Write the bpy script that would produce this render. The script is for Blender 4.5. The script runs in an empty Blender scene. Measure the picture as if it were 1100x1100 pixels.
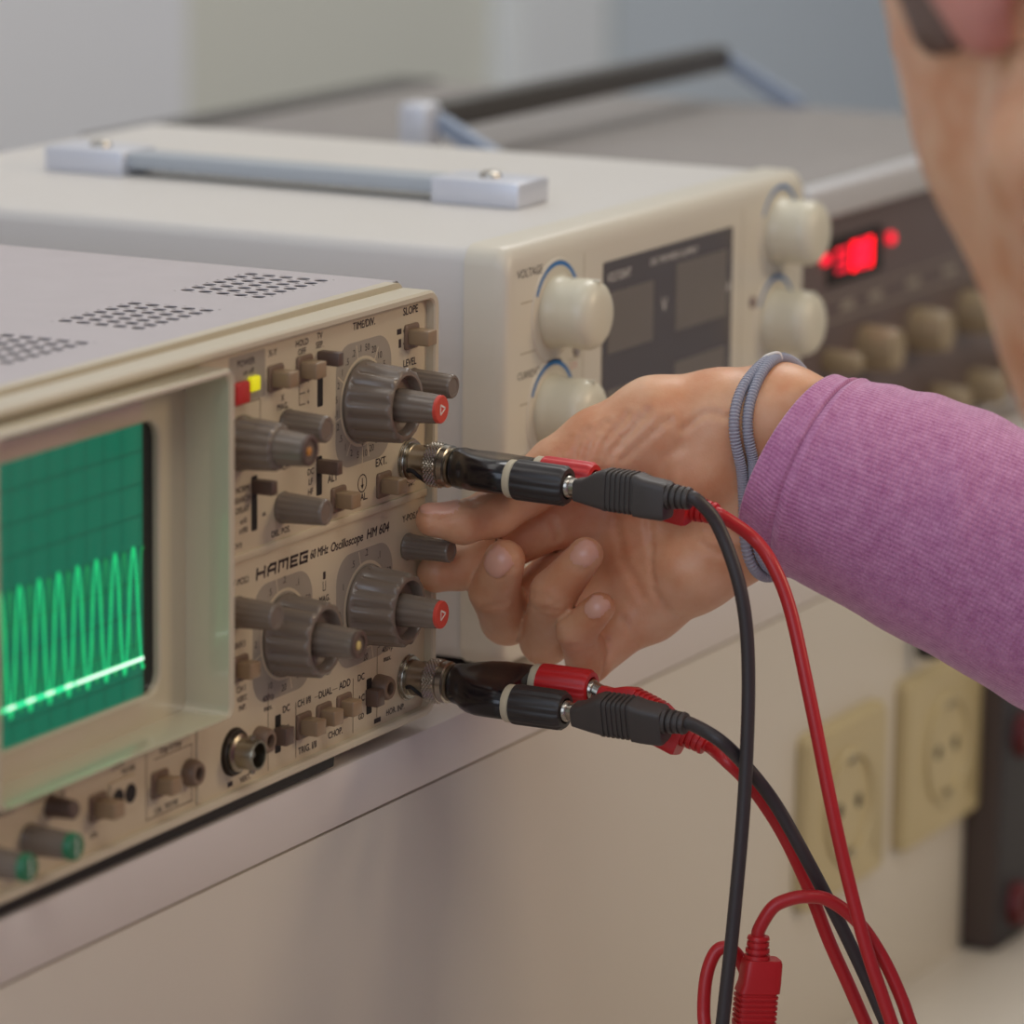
import bpy, bmesh, math, random
import numpy as np
from mathutils import Vector as V, Matrix

random.seed(4)
S = 0.001                       # everything below is in millimetres
SC = bpy.context.scene
COL = SC.collection
PI = math.pi

# ------------------------------------------------------------------ materials
def lin(c):
    return tuple(((x / 255.0) / 12.92 if x / 255.0 <= 0.04045 else ((x / 255.0 + 0.055) / 1.055) ** 2.4) for x in c) + (1.0,)

def mat(name, rgb, rough=0.5, metal=0.0, bump=0.0, bscale=400.0, var=0.0, vscale=60.0, spec=0.5, sss=0.0, emit=None, estr=0.0, coat=0.0):
    m = bpy.data.materials.new(name); m.use_nodes = True
    nt = m.node_tree; b = nt.nodes['Principled BSDF']
    col = lin(rgb)
    b.inputs['Base Color'].default_value = col
    b.inputs['Roughness'].default_value = rough
    b.inputs['Metallic'].default_value = metal
    b.inputs['Specular IOR Level'].default_value = spec
    if coat:
        b.inputs['Coat Weight'].default_value = coat
        b.inputs['Coat Roughness'].default_value = 0.07
    if sss:
        b.inputs['Subsurface Weight'].default_value = sss
        b.inputs['Subsurface Radius'].default_value = (1.0, 0.35, 0.2)
        b.inputs['Subsurface Scale'].default_value = 0.004
    if emit:
        b.inputs['Emission Color'].default_value = lin(emit)
        b.inputs['Emission Strength'].default_value = estr
    tc = nt.nodes.new('ShaderNodeTexCoord')
    if var:
        n = nt.nodes.new('ShaderNodeTexNoise'); n.inputs['Scale'].default_value = vscale; n.inputs['Detail'].default_value = 4
        r = nt.nodes.new('ShaderNodeValToRGB')
        r.color_ramp.elements[0].position = 0.3; r.color_ramp.elements[1].position = 0.7
        r.color_ramp.elements[0].color = tuple(x * (1 - var) for x in col[:3]) + (1,)
        r.color_ramp.elements[1].color = tuple(min(1, x * (1 + var)) for x in col[:3]) + (1,)
        nt.links.new(tc.outputs['Object'], n.inputs['Vector'])
        nt.links.new(n.outputs['Fac'], r.inputs['Fac'])
        nt.links.new(r.outputs['Color'], b.inputs['Base Color'])
    if bump:
        n2 = nt.nodes.new('ShaderNodeTexNoise'); n2.inputs['Scale'].default_value = bscale; n2.inputs['Detail'].default_value = 3
        bp = nt.nodes.new('ShaderNodeBump'); bp.inputs['Strength'].default_value = bump; bp.inputs['Distance'].default_value = 0.0004
        nt.links.new(tc.outputs['Object'], n2.inputs['Vector'])
        nt.links.new(n2.outputs['Fac'], bp.inputs['Height'])
        nt.links.new(bp.outputs['Normal'], b.inputs['Normal'])
    return m

M = {}
M['cover'] = mat('scope_cover', (190, 182, 184), 0.45, bump=0.10, bscale=1500, var=0.02)
M['frame'] = mat('scope_frame', (202, 191, 168), 0.38, bump=0.05, bscale=1200)
M['panel'] = mat('scope_panel', (204, 190, 162), 0.42, bump=0.03, bscale=1500)
M['hood'] = mat('scope_hood', (200, 188, 160), 0.24, spec=0.8, coat=1.0)
M['dial'] = mat('dial_print', (160, 150, 134), 0.5)
M['print'] = mat('ink', (52, 40, 42), 0.6)
M['faint'] = mat('faint_ink', (120, 104, 84), 0.6)
M['knob'] = mat('knob_plastic', (120, 107, 95), 0.26, bump=0.03, bscale=900)
M['button'] = mat('button_plastic', (150, 126, 98), 0.35)
M['bezelbrown'] = mat('button_bezel', (122, 100, 82), 0.45)
M['slot'] = mat('slot_black', (26, 20, 20), 0.7)
M['lever'] = mat('lever_plastic', (95, 76, 66), 0.4)
M['redcap'] = mat('red_cap', (205, 70, 55), 0.4)
M['white'] = mat('white_ink', (235, 230, 222), 0.5)
M['greencap'] = mat('green_cap', (34, 112, 74), 0.35)
M['creamcap'] = mat('cream_cap', (212, 190, 120), 0.4)
M['led_y'] = mat('yellow_led', (225, 220, 40), 0.4, emit=(225, 218, 20), estr=0.5)
M['redbtn'] = mat('red_button', (200, 50, 45), 0.35)
M['nickel'] = mat('nickel', (172, 166, 156), 0.27, metal=1.0)
M['brass'] = mat('worn_nickel', (158, 150, 134), 0.32, metal=1.0)
M['darkmetal'] = mat('dark_metal', (70, 62, 55), 0.4, metal=0.8)
M['blackgloss'] = mat('black_gloss', (28, 23, 25), 0.2)
M['blackmatt'] = mat('black_matt', (46, 41, 40), 0.42, bump=0.1, bscale=2500)
M['plugblack'] = mat('plug_grey', (68, 62, 59), 0.5, bump=0.08, bscale=2500)
M['cableblack'] = mat('cable_black', (60, 54, 54), 0.45)
M['plugred'] = mat('plug_red', (196, 32, 36), 0.42, bump=0.05, bscale=2500)
M['cablered'] = mat('cable_red', (190, 38, 42), 0.38)
M['crt'] = mat('crt_black', (20, 22, 22), 0.12)
M['trace'] = mat('trace_green', (20, 200, 120), 0.5, emit=(30, 220, 135), estr=0.62)
M['traceline'] = mat('trace_line', (60, 240, 170), 0.5, emit=(40, 245, 160), estr=0.95)
M['tracehot'] = mat('trace_hot', (225, 245, 235), 0.5, emit=(235, 245, 240), estr=1.1)
M['gridline'] = mat('graticule', (10, 60, 45), 0.4, emit=(18, 95, 72), estr=0.42)
M['psu'] = mat('psu_white', (214, 210, 204), 0.42, bump=0.05, bscale=1500)
M['psubez'] = mat('psu_bezel', (214, 207, 190), 0.36)
M['psuknob'] = mat('psu_knob', (216, 210, 188), 0.32)
M['psuline'] = mat('psu_groove', (168, 156, 132), 0.6)
M['blueline'] = mat('blue_arc', (38, 110, 175), 0.45)
M['display'] = mat('display_window', (90, 83, 82), 0.2)
M['lcd'] = mat('lcd_field', (118, 110, 102), 0.3)
M['chrome'] = mat('chrome', (212, 214, 222), 0.36, metal=0.35)
M['strap'] = mat('handle_strap', (170, 176, 182), 0.4)
M['rubber'] = mat('rubber', (30, 25, 25), 0.7)
M['devtop'] = mat('dev_top', (140, 134, 130), 0.55, var=0.03)
M['devfront'] = mat('dev_front', (104, 89, 85), 0.45)
M['devtrim'] = mat('dev_trim', (196, 194, 194), 0.35)
M['devknob'] = mat('dev_knob', (160, 142, 112), 0.4)
M['devbar'] = mat('dev_bar', (70, 66, 62), 0.45)
M['blueish'] = mat('blue_grey_metal', (150, 162, 182), 0.4, metal=0.3)
M['led_r'] = mat('red_led', (230, 20, 50), 0.4, emit=(255, 12, 50), estr=1.5)
M['led_r2'] = mat('red_led_dim', (230, 20, 50), 0.4, emit=(255, 20, 60), estr=0.8)
M['shelf'] = mat('shelf_laminate', (212, 204, 198), 0.38, bump=0.03, bscale=500)
M['trunk'] = mat('trunking', (208, 200, 186), 0.45, bump=0.03, bscale=500)
M['bench'] = mat('bench_top', (205, 198, 186), 0.4)
M['socket'] = mat('socket_ivory', (192, 176, 134), 0.4)
M['blackbox'] = mat('black_box', (40, 36, 40), 0.45)
M['boxshade'] = mat('box_side_shade', (74, 62, 58), 0.5)  # brown stands in for shading on the box's left side
M['redjack'] = mat('red_jack', (96, 18, 22), 0.4)
M['wall'] = mat('wall_paint', (222, 222, 212), 0.8)
M['wallblue'] = mat('wall_blue_grey', (212, 220, 228), 0.8)
M['walllilac'] = mat('wall_light', (236, 237, 242), 0.8)
M['pillar'] = mat('pillar_paint', (236, 238, 240), 0.7)
M['pillarline'] = mat('pillar_line', (150, 168, 162), 0.7)
M['floor'] = mat('floor_lino', (130, 126, 118), 0.5, var=0.08, vscale=6)
M['ceil'] = mat('ceiling_paint', (225, 225, 222), 0.9)
M['wood'] = mat('stool_wood', (150, 110, 70), 0.5, var=0.1)
M['steel'] = mat('steel', (150, 150, 150), 0.35, metal=0.9)
M['hair'] = mat('hair', (112, 88, 76), 0.5, bump=0.4, bscale=300)
M['trouser'] = mat('trousers', (52, 60, 82), 0.85, bump=0.2, bscale=800)
M['shoe'] = mat('shoes', (60, 56, 56), 0.6)
M['tie'] = mat('hair_tie', (164, 164, 176), 0.75, bump=0.25, bscale=2500)
M['nail'] = mat('nail', (224, 170, 146), 0.3, sss=0.15, spec=0.55)
M['ear'] = mat('ear_skin', (206, 138, 122), 0.45, sss=0.25)
M['eye'] = mat('eye_white', (225, 220, 215), 0.2)
M['iris'] = mat('iris', (70, 85, 95), 0.2)
M['lip'] = mat('lip', (190, 110, 102), 0.4)

def skin_material():
    m = mat('skin', (210, 164, 132), 0.40, sss=0.22, spec=0.4)
    nt = m.node_tree; b = nt.nodes['Principled BSDF']
    tc = nt.nodes['Texture Coordinate']
    n = nt.nodes.new('ShaderNodeTexNoise'); n.inputs['Scale'].default_value = 55; n.inputs['Detail'].default_value = 5
    r = nt.nodes.new('ShaderNodeValToRGB')
    r.color_ramp.elements[0].position = 0.32; r.color_ramp.elements[1].position = 0.68
    r.color_ramp.elements[0].color = lin((210, 146, 106)); r.color_ramp.elements[1].color = lin((228, 182, 146))
    nt.links.new(tc.outputs['Object'], n.inputs['Vector']); nt.links.new(n.outputs['Fac'], r.inputs['Fac'])
    nt.links.new(r.outputs['Color'], b.inputs['Base Color'])
    n2 = nt.nodes.new('ShaderNodeTexVoronoi'); n2.inputs['Scale'].default_value = 1300
    bp = nt.nodes.new('ShaderNodeBump'); bp.inputs['Strength'].default_value = 0.12; bp.inputs['Distance'].default_value = 0.0003
    nt.links.new(tc.outputs['Object'], n2.inputs['Vector']); nt.links.new(n2.outputs['Distance'], bp.inputs['Height'])
    nt.links.new(bp.outputs['Normal'], b.inputs['Normal'])
    return m
M['skin'] = skin_material()

def knit_material():
    m = mat('sweater_knit', (192, 128, 170), 0.9, spec=0.2)
    nt = m.node_tree; b = nt.nodes['Principled BSDF']
    b.inputs['Sheen Weight'].default_value = 0.35
    uv = nt.nodes.new('ShaderNodeUVMap'); uv.uv_map = 'UVMap'
    tc = nt.nodes['Texture Coordinate']
    n = nt.nodes.new('ShaderNodeTexNoise'); n.inputs['Scale'].default_value = 240; n.inputs['Detail'].default_value = 5; n.inputs['Roughness'].default_value = 0.65
    n3 = nt.nodes.new('ShaderNodeTexNoise'); n3.inputs['Scale'].default_value = 1400; n3.inputs['Detail'].default_value = 2
    mx = nt.nodes.new('ShaderNodeMath'); mx.operation = 'ADD'
    mh = nt.nodes.new('ShaderNodeMath'); mh.operation = 'MULTIPLY'; mh.inputs[1].default_value = 0.55
    r = nt.nodes.new('ShaderNodeValToRGB')
    r.color_ramp.elements[0].position = 0.55; r.color_ramp.elements[1].position = 1.0
    r.color_ramp.elements[0].color = lin((180, 112, 156)); r.color_ramp.elements[1].color = lin((208, 148, 186))
    nt.links.new(tc.outputs['Object'], n.inputs['Vector']); nt.links.new(tc.outputs['Object'], n3.inputs['Vector'])
    nt.links.new(n3.outputs['Fac'], mh.inputs[0]); nt.links.new(n.outputs['Fac'], mx.inputs[0]); nt.links.new(mh.outputs[0], mx.inputs[1])
    nt.links.new(mx.outputs[0], r.inputs['Fac']); nt.links.new(r.outputs['Color'], b.inputs['Base Color'])
    # knit: fine ribs along and across the sleeve
    sep = nt.nodes.new('ShaderNodeSeparateXYZ'); nt.links.new(uv.outputs['UV'], sep.inputs[0])
    def sine(out, k):
        a = nt.nodes.new('ShaderNodeMath'); a.operation = 'MULTIPLY'; a.inputs[1].default_value = k
        s = nt.nodes.new('ShaderNodeMath'); s.operation = 'SINE'
        nt.links.new(out, a.inputs[0]); nt.links.new(a.outputs[0], s.inputs[0]); return s
    s1 = sine(sep.outputs['X'], 2 * PI * 0.62); s2 = sine(sep.outputs['Y'], 2 * PI * 0.62)
    ad = nt.nodes.new('ShaderNodeMath'); ad.operation = 'ADD'
    nt.links.new(s1.outputs[0], ad.inputs[0]); nt.links.new(s2.outputs[0], ad.inputs[1])
    bp = nt.nodes.new('ShaderNodeBump'); bp.inputs['Strength'].default_value = 0.27; bp.inputs['Distance'].default_value = 0.0004
    nt.links.new(ad.outputs[0], bp.inputs['Height']); nt.links.new(bp.outputs['Normal'], b.inputs['Normal'])
    return m
M['knit'] = knit_material()

def phosphor_material():
    m = mat('phosphor', (12, 70, 52), 0.18)
    b = m.node_tree.nodes['Principled BSDF']; nt = m.node_tree
    b.inputs['Emission Color'].default_value = lin((24, 124, 94))
    b.inputs['Emission Strength'].default_value = 0.62
    return m
M['phosphor'] = phosphor_material()

# ------------------------------------------------------------------ objects
BASE = {}
def thing(name, label, cat, loc=(0, 0, 0), group=None):
    o = bpy.data.objects.new(name, None); COL.objects.link(o)
    o.empty_display_size = 0.02
    o.location = V(loc) * S; BASE[o.name] = V(loc)
    o['label'] = label; o['category'] = cat
    if group: o['group'] = group
    return o

def obj(name, bm, mats, parent=None, label=None, base=None, sharp=38.0, smooth=True):
    b = BASE[parent.name] if parent else V(base or (0, 0, 0))
    bm.normal_update()
    cs = math.radians(sharp)
    for e in bm.edges:
        if len(e.link_faces) == 2:
            e.smooth = e.calc_face_angle(0.0) < cs
    for f in bm.faces: f.smooth = smooth
    for v in bm.verts: v.co = (v.co - b) * S
    me = bpy.data.meshes.new(name); bm.to_mesh(me); bm.free()
    if not isinstance(mats, (list, tuple)): mats = [mats]
    for m in mats: me.materials.append(m)
    o = bpy.data.objects.new(name, me); COL.objects.link(o)
    if parent: o.parent = parent
    else: o.location = b * S
    BASE[o.name] = b
    if label: o['label'] = label
    return o

def tag(o, label, cat, group=None):
    o['label'] = label; o['category'] = cat
    if group: o['group'] = group
    return o

def struct(name, bm, m):
    o = obj(name, bm, m, smooth=False); o['kind'] = 'structure'; return o

def NB(): return bmesh.new()

# ------------------------------------------------------------------ shapes
def box(bm, x0, x1, y0, y1, z0, z1, bev=0.0, seg=2, mi=0):
    before = set(bm.faces)
    vs = [bm.verts.new(p) for p in ((x0, y0, z0), (x1, y0, z0), (x1, y1, z0), (x0, y1, z0), (x0, y0, z1), (x1, y0, z1), (x1, y1, z1), (x0, y1, z1))]
    fs = [bm.faces.new([vs[i] for i in q]) for q in ((0, 3, 2, 1), (4, 5, 6, 7), (0, 1, 5, 4), (1, 2, 6, 5), (2, 3, 7, 6), (3, 0, 4, 7))]
    if bev:
        es = list({e for f in fs for e in f.edges})
        bmesh.ops.bevel(bm, geom=es, offset=bev, segments=seg, affect='EDGES', profile=0.5)
    if mi:
        for f in bm.faces:
            if f not in before: f.material_index = mi

def xform_new(bm, nv, mtx):
    for v in list(bm.verts)[nv:]: v.co = mtx @ v.co

def bridge(bm, a, b, mi=0):
    n = len(a)
    for i in range(n):
        f = bm.faces.new((a[i], a[(i + 1) % n], b[(i + 1) % n], b[i])); f.material_index = mi

def loft(bm, rings, cap0=True, cap1=True, mi=0):
    R = [[bm.verts.new(p) for p in r] for r in rings]
    for a, b in zip(R[:-1], R[1:]): bridge(bm, a, b, mi)
    if cap0:
        f = bm.faces.new(list(reversed(R[0]))); f.material_index = mi
    if cap1:
        f = bm.faces.new(R[-1]); f.material_index = mi
    return R

def basis(d, ref=V((0, 0, 1))):
    d = V(d).normalized(); ref = V(ref)
    if abs(d.dot(ref)) > 0.95: ref = V((1, 0, 0))
    u = (ref - d * ref.dot(d)).normalized()
    return d, u, d.cross(u)

def lathe(bm, O, D, prof, seg=40, fl=None, ref=(0, 0, 1), mi=0, cap0=True, cap1=True):
    """prof: (distance along D, radius[, material]); fl: (count, depth, first, last distance) flutes"""
    O = V(O); d, u, w = basis(D, ref)
    rings = []
    for q in prof:
        l, r = q[0], q[1]
        ring = []
        for i in range(seg):
            t = 2 * PI * i / seg; rr = r
            if fl and fl[2] <= l <= fl[3] and len(q) == 2:
                rr = r * (1 - fl[1] * (0.5 - 0.5 * math.cos(fl[0] * t)) ** fl[4])
            ring.append(O + d * l + (u * math.cos(t) + w * math.sin(t)) * rr)
        rings.append(ring)
    return loft(bm, rings, cap0, cap1, mi)

def catmull(P, n=10, closed=False):
    P = [V(p) for p in P]; out = []
    m = len(P)
    rng = range(m if closed else m - 1)
    for i in rng:
        if closed: p0, p1, p2, p3 = P[(i - 1) % m], P[i], P[(i + 1) % m], P[(i + 2) % m]
        else:
            p1, p2 = P[i], P[i + 1]
            p0 = P[i - 1] if i else p1 * 2 - p2
            p3 = P[i + 2] if i + 2 < m else p2 * 2 - p1
        for k in range(n):
            t = k / n
            out.append(0.5 * ((2 * p1) + (p2 - p0) * t + (2 * p0 - 5 * p1 + 4 * p2 - p3) * t * t + (3 * p1 - p0 - 3 * p2 + p3) * t ** 3))
    if not closed: out.append(P[-1])
    return out

def tube(bm, pts, r, seg=14, closed=False, mi=0):
    pts = [V(p) for p in pts]; n = len(pts)
    T = []
    for i in range(n):
        a = pts[(i - 1) % n] if (closed or i) else pts[i]
        b = pts[(i + 1) % n] if (closed or i < n - 1) else pts[i]
        T.append((b - a).normalized())
    d, u, w = basis(T[0])
    rings = []
    for i in range(n):
        u = (u - T[i] * u.dot(T[i])).normalized(); w = T[i].cross(u)
        rr = r(i / (n - 1)) if callable(r) else r
        rings.append([pts[i] + (u * math.cos(2 * PI * k / seg) + w * math.sin(2 * PI * k / seg)) * rr for k in range(seg)])
    if closed:
        R = [[bm.verts.new(p) for p in q] for q in rings]
        for i in range(n): bridge(bm, R[i], R[(i + 1) % n], mi)
    else: loft(bm, rings, mi=mi)

def rrect(x0, x1, z0, z1, r, n=6):
    """rounded rectangle outline in x, z (counter-clockwise seen from -y)"""
    out = []
    for cx, cz, a0 in ((x1 - r, z0 + r, -PI / 2), (x1 - r, z1 - r, 0), (x0 + r, z1 - r, PI / 2), (x0 + r, z0 + r, PI)):
        for k in range(n + 1):
            t = a0 + PI / 2 * k / n
            out.append((cx + r * math.cos(t), cz + r * math.sin(t)))
    return out

def ring_loft(bm, steps, cap0=False, cap1=False, mi=0):
    """steps: list of (outline, y)"""
    return loft(bm, [[(x, y, z) for x, z in o] for o, y in steps], cap0, cap1, mi)

def plate(bm, out, y0, y1, mi=0, bev=0.0):
    """solid rounded plate from y0 (front) to y1 (back)"""
    if bev:
        cx = sum(p[0] for p in out) / len(out); cz = sum(p[1] for p in out) / len(out)
        hx = max(abs(p[0] - cx) for p in out); hz = max(abs(p[1] - cz) for p in out)
        sm = [(cx + (x - cx) * (1 - bev / hx), cz + (z - cz) * (1 - bev / hz)) for x, z in out]
        loft(bm, [[(x, y0, z) for x, z in sm], [(x, y0 + bev, z) for x, z in out], [(x, y1, z) for x, z in out]], True, True, mi)
    else:
        loft(bm, [[(x, y0, z) for x, z in out], [(x, y1, z) for x, z in out]], True, True, mi)

def text(bm, s, x, z, h, y, align='CENTER', mi=0, shear=0.0, bold=0.0, wide=1.0, rot=0.0, fit=0.0):
    """flat printed lettering on a surface that faces -y; h = capital height, fit = total width"""
    cu = bpy.data.curves.new('t', 'FONT'); cu.body = s; cu.size = h / 0.7; cu.align_x = align; cu.align_y = 'CENTER'
    cu.resolution_u = 3; cu.shear = shear; cu.fill_mode = 'FRONT'; cu.dimensions = '2D'
    o = bpy.data.objects.new('t', cu)
    me = bpy.data.meshes.new_from_object(o)
    if fit:
        xs_ = [v.co.x for v in me.vertices]; wide = fit / (max(xs_) - min(xs_))
    c, sn = math.cos(rot), math.sin(rot)
    k = h * 0.035 * bold
    for n, (ox, oz) in enumerate(((0, 0), (k, 0), (-k, 0), (0, k * .8), (0, -k * .8)) if bold else ((0, 0),)):
        nv = len(bm.verts); nf = len(bm.faces)
        bm.from_mesh(me); bm.verts.ensure_lookup_table(); bm.faces.ensure_lookup_table()
        for v in bm.verts[nv:]:
            a, b = v.co.x * wide, v.co.y
            v.co = V((x + a * c - b * sn + ox, y - n * 0.004, z + a * sn + b * c + oz))
        for f in bm.faces[nf:]: f.material_index = mi
    bpy.data.objects.remove(o); bpy.data.curves.remove(cu); bpy.data.meshes.remove(me)

def strokes(bm, polys, x, z, w, h, sw, y, shear=0.12, mi=0):
    """block letter: polylines on a unit square drawn with square-ended strokes"""
    for n, pl in enumerate(polys):
        for a, b in zip(pl[:-1], pl[1:]):
            p = V((x + a[0] * w + a[1] * h * shear, 0, z + a[1] * h)); q = V((x + b[0] * w + b[1] * h * shear, 0, z + b[1] * h))
            t = (q - p).normalized(); m_ = V((-t.z, 0, t.x)) * sw / 2; e = t * sw / 2
            flat(bm, [((v.x), (v.z)) for v in (p - e + m_, p - e - m_, q + e - m_, q + e + m_)], y - n * .003, mi)

def flat(bm, pts, y, mi=0):
    f = bm.faces.new([bm.verts.new((x, y, z)) for x, z in pts]); f.material_index = mi
    f.normal_update()
    if f.normal.y > 0: f.normal_flip()

def hline(bm, x0, x1, z, y, w=0.35, mi=0): flat(bm, [(x0, z - w / 2), (x1, z - w / 2), (x1, z + w / 2), (x0, z + w / 2)], y, mi)
def vline(bm, x, z0, z1, y, w=0.35, mi=0): flat(bm, [(x - w / 2, z0), (x + w / 2, z0), (x + w / 2, z1), (x - w / 2, z1)], y, mi)
def arcline(bm, cx, cz, r0, r1, a0, a1, y, n=14, mi=0):
    for k in range(n):
        t0 = a0 + (a1 - a0) * k / n; t1 = a0 + (a1 - a0) * (k + 1) / n
        flat(bm, [(cx + r * math.cos(t), cz + r * math.sin(t)) for r, t in ((r0, t0), (r1, t0), (r1, t1), (r0, t1))], y, mi)

FRONT = V((0, -1, 0))

# ================================================================== the setting
bm = NB(); box(bm, -2600, 4200, -2600, 1000, -980, -960); struct('floor', bm, M['floor'])
bm = NB(); box(bm, -2600, 4200, -2600, 1000, 1760, 1780); struct('ceiling', bm, M['ceil'])
bm = NB(); box(bm, -2600, 1480, 1000, 1030, -960, 1760); struct('wall_back_1', bm, M['walllilac'])
bm = NB(); box(bm, 1480, 1950, 1000, 1030, -960, 1760); struct('wall_back_2', bm, M['wall'])
bm = NB(); box(bm, 1950, 4200, 1000, 1030, -960, 1760); struct('wall_back_3', bm, M['wallblue'])
bm = NB(); box(bm, 4200, 4230, -2600, 1000, -960, 1760); struct('wall_right', bm, M['wallblue'])
bm = NB(); box(bm, 1955, 2112, 975, 1000, -960, 1760); struct('trim_1', bm, M['pillar'])
bm = NB(); box(bm, 2112, 2128, 980, 1000, -960, 1760); struct('trim_2', bm, M['pillarline'])

# ================================================================== shelf and bench
sh = thing('equipment_shelf', 'long white laminate shelf carrying the row of instruments above the socket panel', 'shelf', (0, 200, -212))
bm = NB(); box(bm, -900, 1500, 2, 470, -24.4, -5.3, 0.7); obj('shelf_board', bm, M['shelf'], sh)
bm = NB(); box(bm, -900, 1500, 2.6, 16, -212, -25.4, 0.3); box(bm, -900, 1500, 16, 470, -212, -60)
obj('socket_panel', bm, M['trunk'], sh)

wb = thing('workbench', 'pale workbench top running below the socket panel', 'bench', (0, 0, -960))
bm = NB(); box(bm, -900, 1500, -430, 480, -240, -212, 2); obj('bench_top', bm, M['bench'], wb)
for x in (-860, 300, 1460):
    for y in (-330, 440):
        bm = NB(); box(bm, x - 20, x + 20, y - 20, y + 20, -960, -240, 1.5); obj('leg', bm, M['steel'], wb)

def wall_socket(x0, x1, z0, z1, label):
    cx, cz = (x0 + x1) / 2, (z0 + z1) / 2
    t = thing('wall_socket', label, 'socket', (cx, 2.6, cz), 'ivory sockets on the panel')
    bm = NB(); plate(bm, rrect(x0, x1, z0, z1, 5), -4, 2.6, bev=2.0); obj('cover_plate', bm, M['socket'], t)
    bm = NB()
    lathe(bm, (cx, -4.0, cz), FRONT, [(0, 24), (2.2, 23.6), (2.2, 21.2), (0.15, 20.4), (0.15, 0.01)], 48)
    obj('socket_insert', bm, M['socket'], t)
    for dx in (-9.5, 9.5):
        bm = NB(); lathe(bm, (cx + dx, -4.1, cz), FRONT, [(0, 3.0), (0.25, 3.0)], 20); obj('contact_hole', bm, M['slot'], t)
    for dz in (-19.4, 19.4):
        bm = NB(); box(bm, cx - 2.2, cx + 2.2, -6.1, -3.9, cz + dz - 1.6, cz + dz + 1.6, 0.4); obj('earth_clip', bm, M['brass'], t)
wall_socket(304, 383, -149, -77, 'ivory wall socket on the panel behind the hanging red and black cables')
wall_socket(405, 490, -149, -76, 'ivory wall socket nearest the dark box with red jacks, under a small black clip')
bm = NB()
tube(bm, catmull([(424, 2.0, -47), (423, -7, -45), (422, -13, -52), (421, -10, -63), (421, -1, -65)], 6), 4.0, 10)
lathe(bm, (424, 2.6, -47), FRONT, [(0, 7.5), (4, 7.0), (5.5, 5)], 20)
tag(obj('cable_clip', bm, M['rubber'], base=(424, 2.6, -47)), 'small black cable clip fixed to the panel just above the farther socket', 'clip')

tb = thing('terminal_box', 'dark box with round red jacks standing on the bench beside the sockets', 'terminal box', (560, -5, -212))
bm = NB(); box(bm, 488, 700, -14, 2.4, -212, -30, 2.0); obj('housing', bm, M['blackbox'], tb)
bm = NB(); box(bm, 486.6, 488.2, -13, 2.4, -210, -32, 0.4); obj('side_shading', bm, M['boxshade'], tb)  # thin sheet added to carry the painted shading of this side
for z in (-119, -207 + 12):
    bm = NB(); lathe(bm, (509, -14, z), FRONT, [(0, 10), (6, 9), (6, 4.5), (1.5, 4.0), (1.5, 0.01)], 24); obj('jack', bm, M['redjack'], tb, 'dark red round jack')
for x in (565, 620):
    for z in (-119, -195):
        bm = NB(); lathe(bm, (x, -14, z), FRONT, [(0, 10), (6, 9), (6, 4.5), (1.5, 4.0), (1.5, 0.01)], 24); obj('jack', bm, M['redjack'], tb, 'dark red round jack')

# ================================================================== oscilloscope
SCP = thing('oscilloscope', 'beige two-channel oscilloscope with a lit green screen and many grey knobs', 'oscilloscope', (-142, 180, -5.3))
W = -285.0
P = 3.0                                    # front face of the panel
# cover with perforated vents
bm = NB()
zc = 143.2
xs = [W + 1, -1.0]; ys = [15.5, 380]
holes = []
for gx in (-13.2, -85.2, -157.2, -229.2):
    holes.append((gx - 43.3, gx + 3.3, 33.7, 66.7))
def hole_cell(x0, x1, y0, y1, r=2.3, n=18):
    cx, cy = (x0 + x1) / 2, (y0 + y1) / 2
    o = []; i = []; d = []
    for k in range(n):
        t = 2 * PI * (k + 0.5) / n; c, s = math.cos(t), math.sin(t); m = max(abs(c), abs(s))
        o.append(bm.verts.new((cx + c / m * (x1 - x0) / 2, cy + s / m * (y1 - y0) / 2, zc)))
        i.append(bm.verts.new((cx + c * r, cy + s * r, zc))); d.append(bm.verts.new((cx + c * r, cy + s * r, zc - 0.35)))
    bridge(bm, o, i); bridge(bm, i, d)
xcuts = sorted({W + 1, -1.0} | {h[0] for h in holes} | {h[1] for h in holes}); ycuts = [15.5, 33.7, 66.7, 378]
for a, b in zip(xcuts[:-1], xcuts[1:]):
    for c, d in zip(ycuts[:-1], ycuts[1:]):
        h = next((q for q in holes if abs(q[0] - a) < .1 and abs(q[2] - c) < .1), None)
        if h:
            for i in range(7):
                for j in range(5):
                    hole_cell(a + (b - a) * i / 7, a + (b - a) * (i + 1) / 7, c + (d - c) * j / 5, c + (d - c) * (j + 1) / 5)
        else:
            bm.faces.new([bm.verts.new(p) for p in ((a, c, zc), (b, c, zc), (b, d, zc), (a, d, zc))])
# rounded long edges, sides, back, bottom
def strip(pts, y0, y1):
    for p, q in zip(pts[:-1], pts[1:]):
        f = bm.faces.new([bm.verts.new(v) for v in ((p[0], y0, p[1]), (q[0], y0, q[1]), (q[0], y1, q[1]), (p[0], y1, p[1]))])
strip([(-1, zc), (-0.4, zc - 0.3), (0, zc - 1), (0, 1.5), (W, 1.5), (W, zc - 1), (W + 0.6, zc - 0.3), (W + 1, zc)], 15.5, 378)
bmesh.ops.remove_doubles(bm, verts=bm.verts, dist=0.02)
bm.faces.new([bm.verts.new(p) for p in ((W, 378, 1.5), (0, 378, 1.5), (0, 378, zc), (W, 378, zc))])
bmesh.ops.recalc_face_normals(bm, faces=bm.faces)
obj('cover', bm, M['cover'], SCP, 'lilac grey painted sheet cover with vent holes')
bm = NB(); box(bm, W + 4, -4, 22, 370, 90, 128); obj('inner_chassis', bm, M['slot'], SCP)
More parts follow.
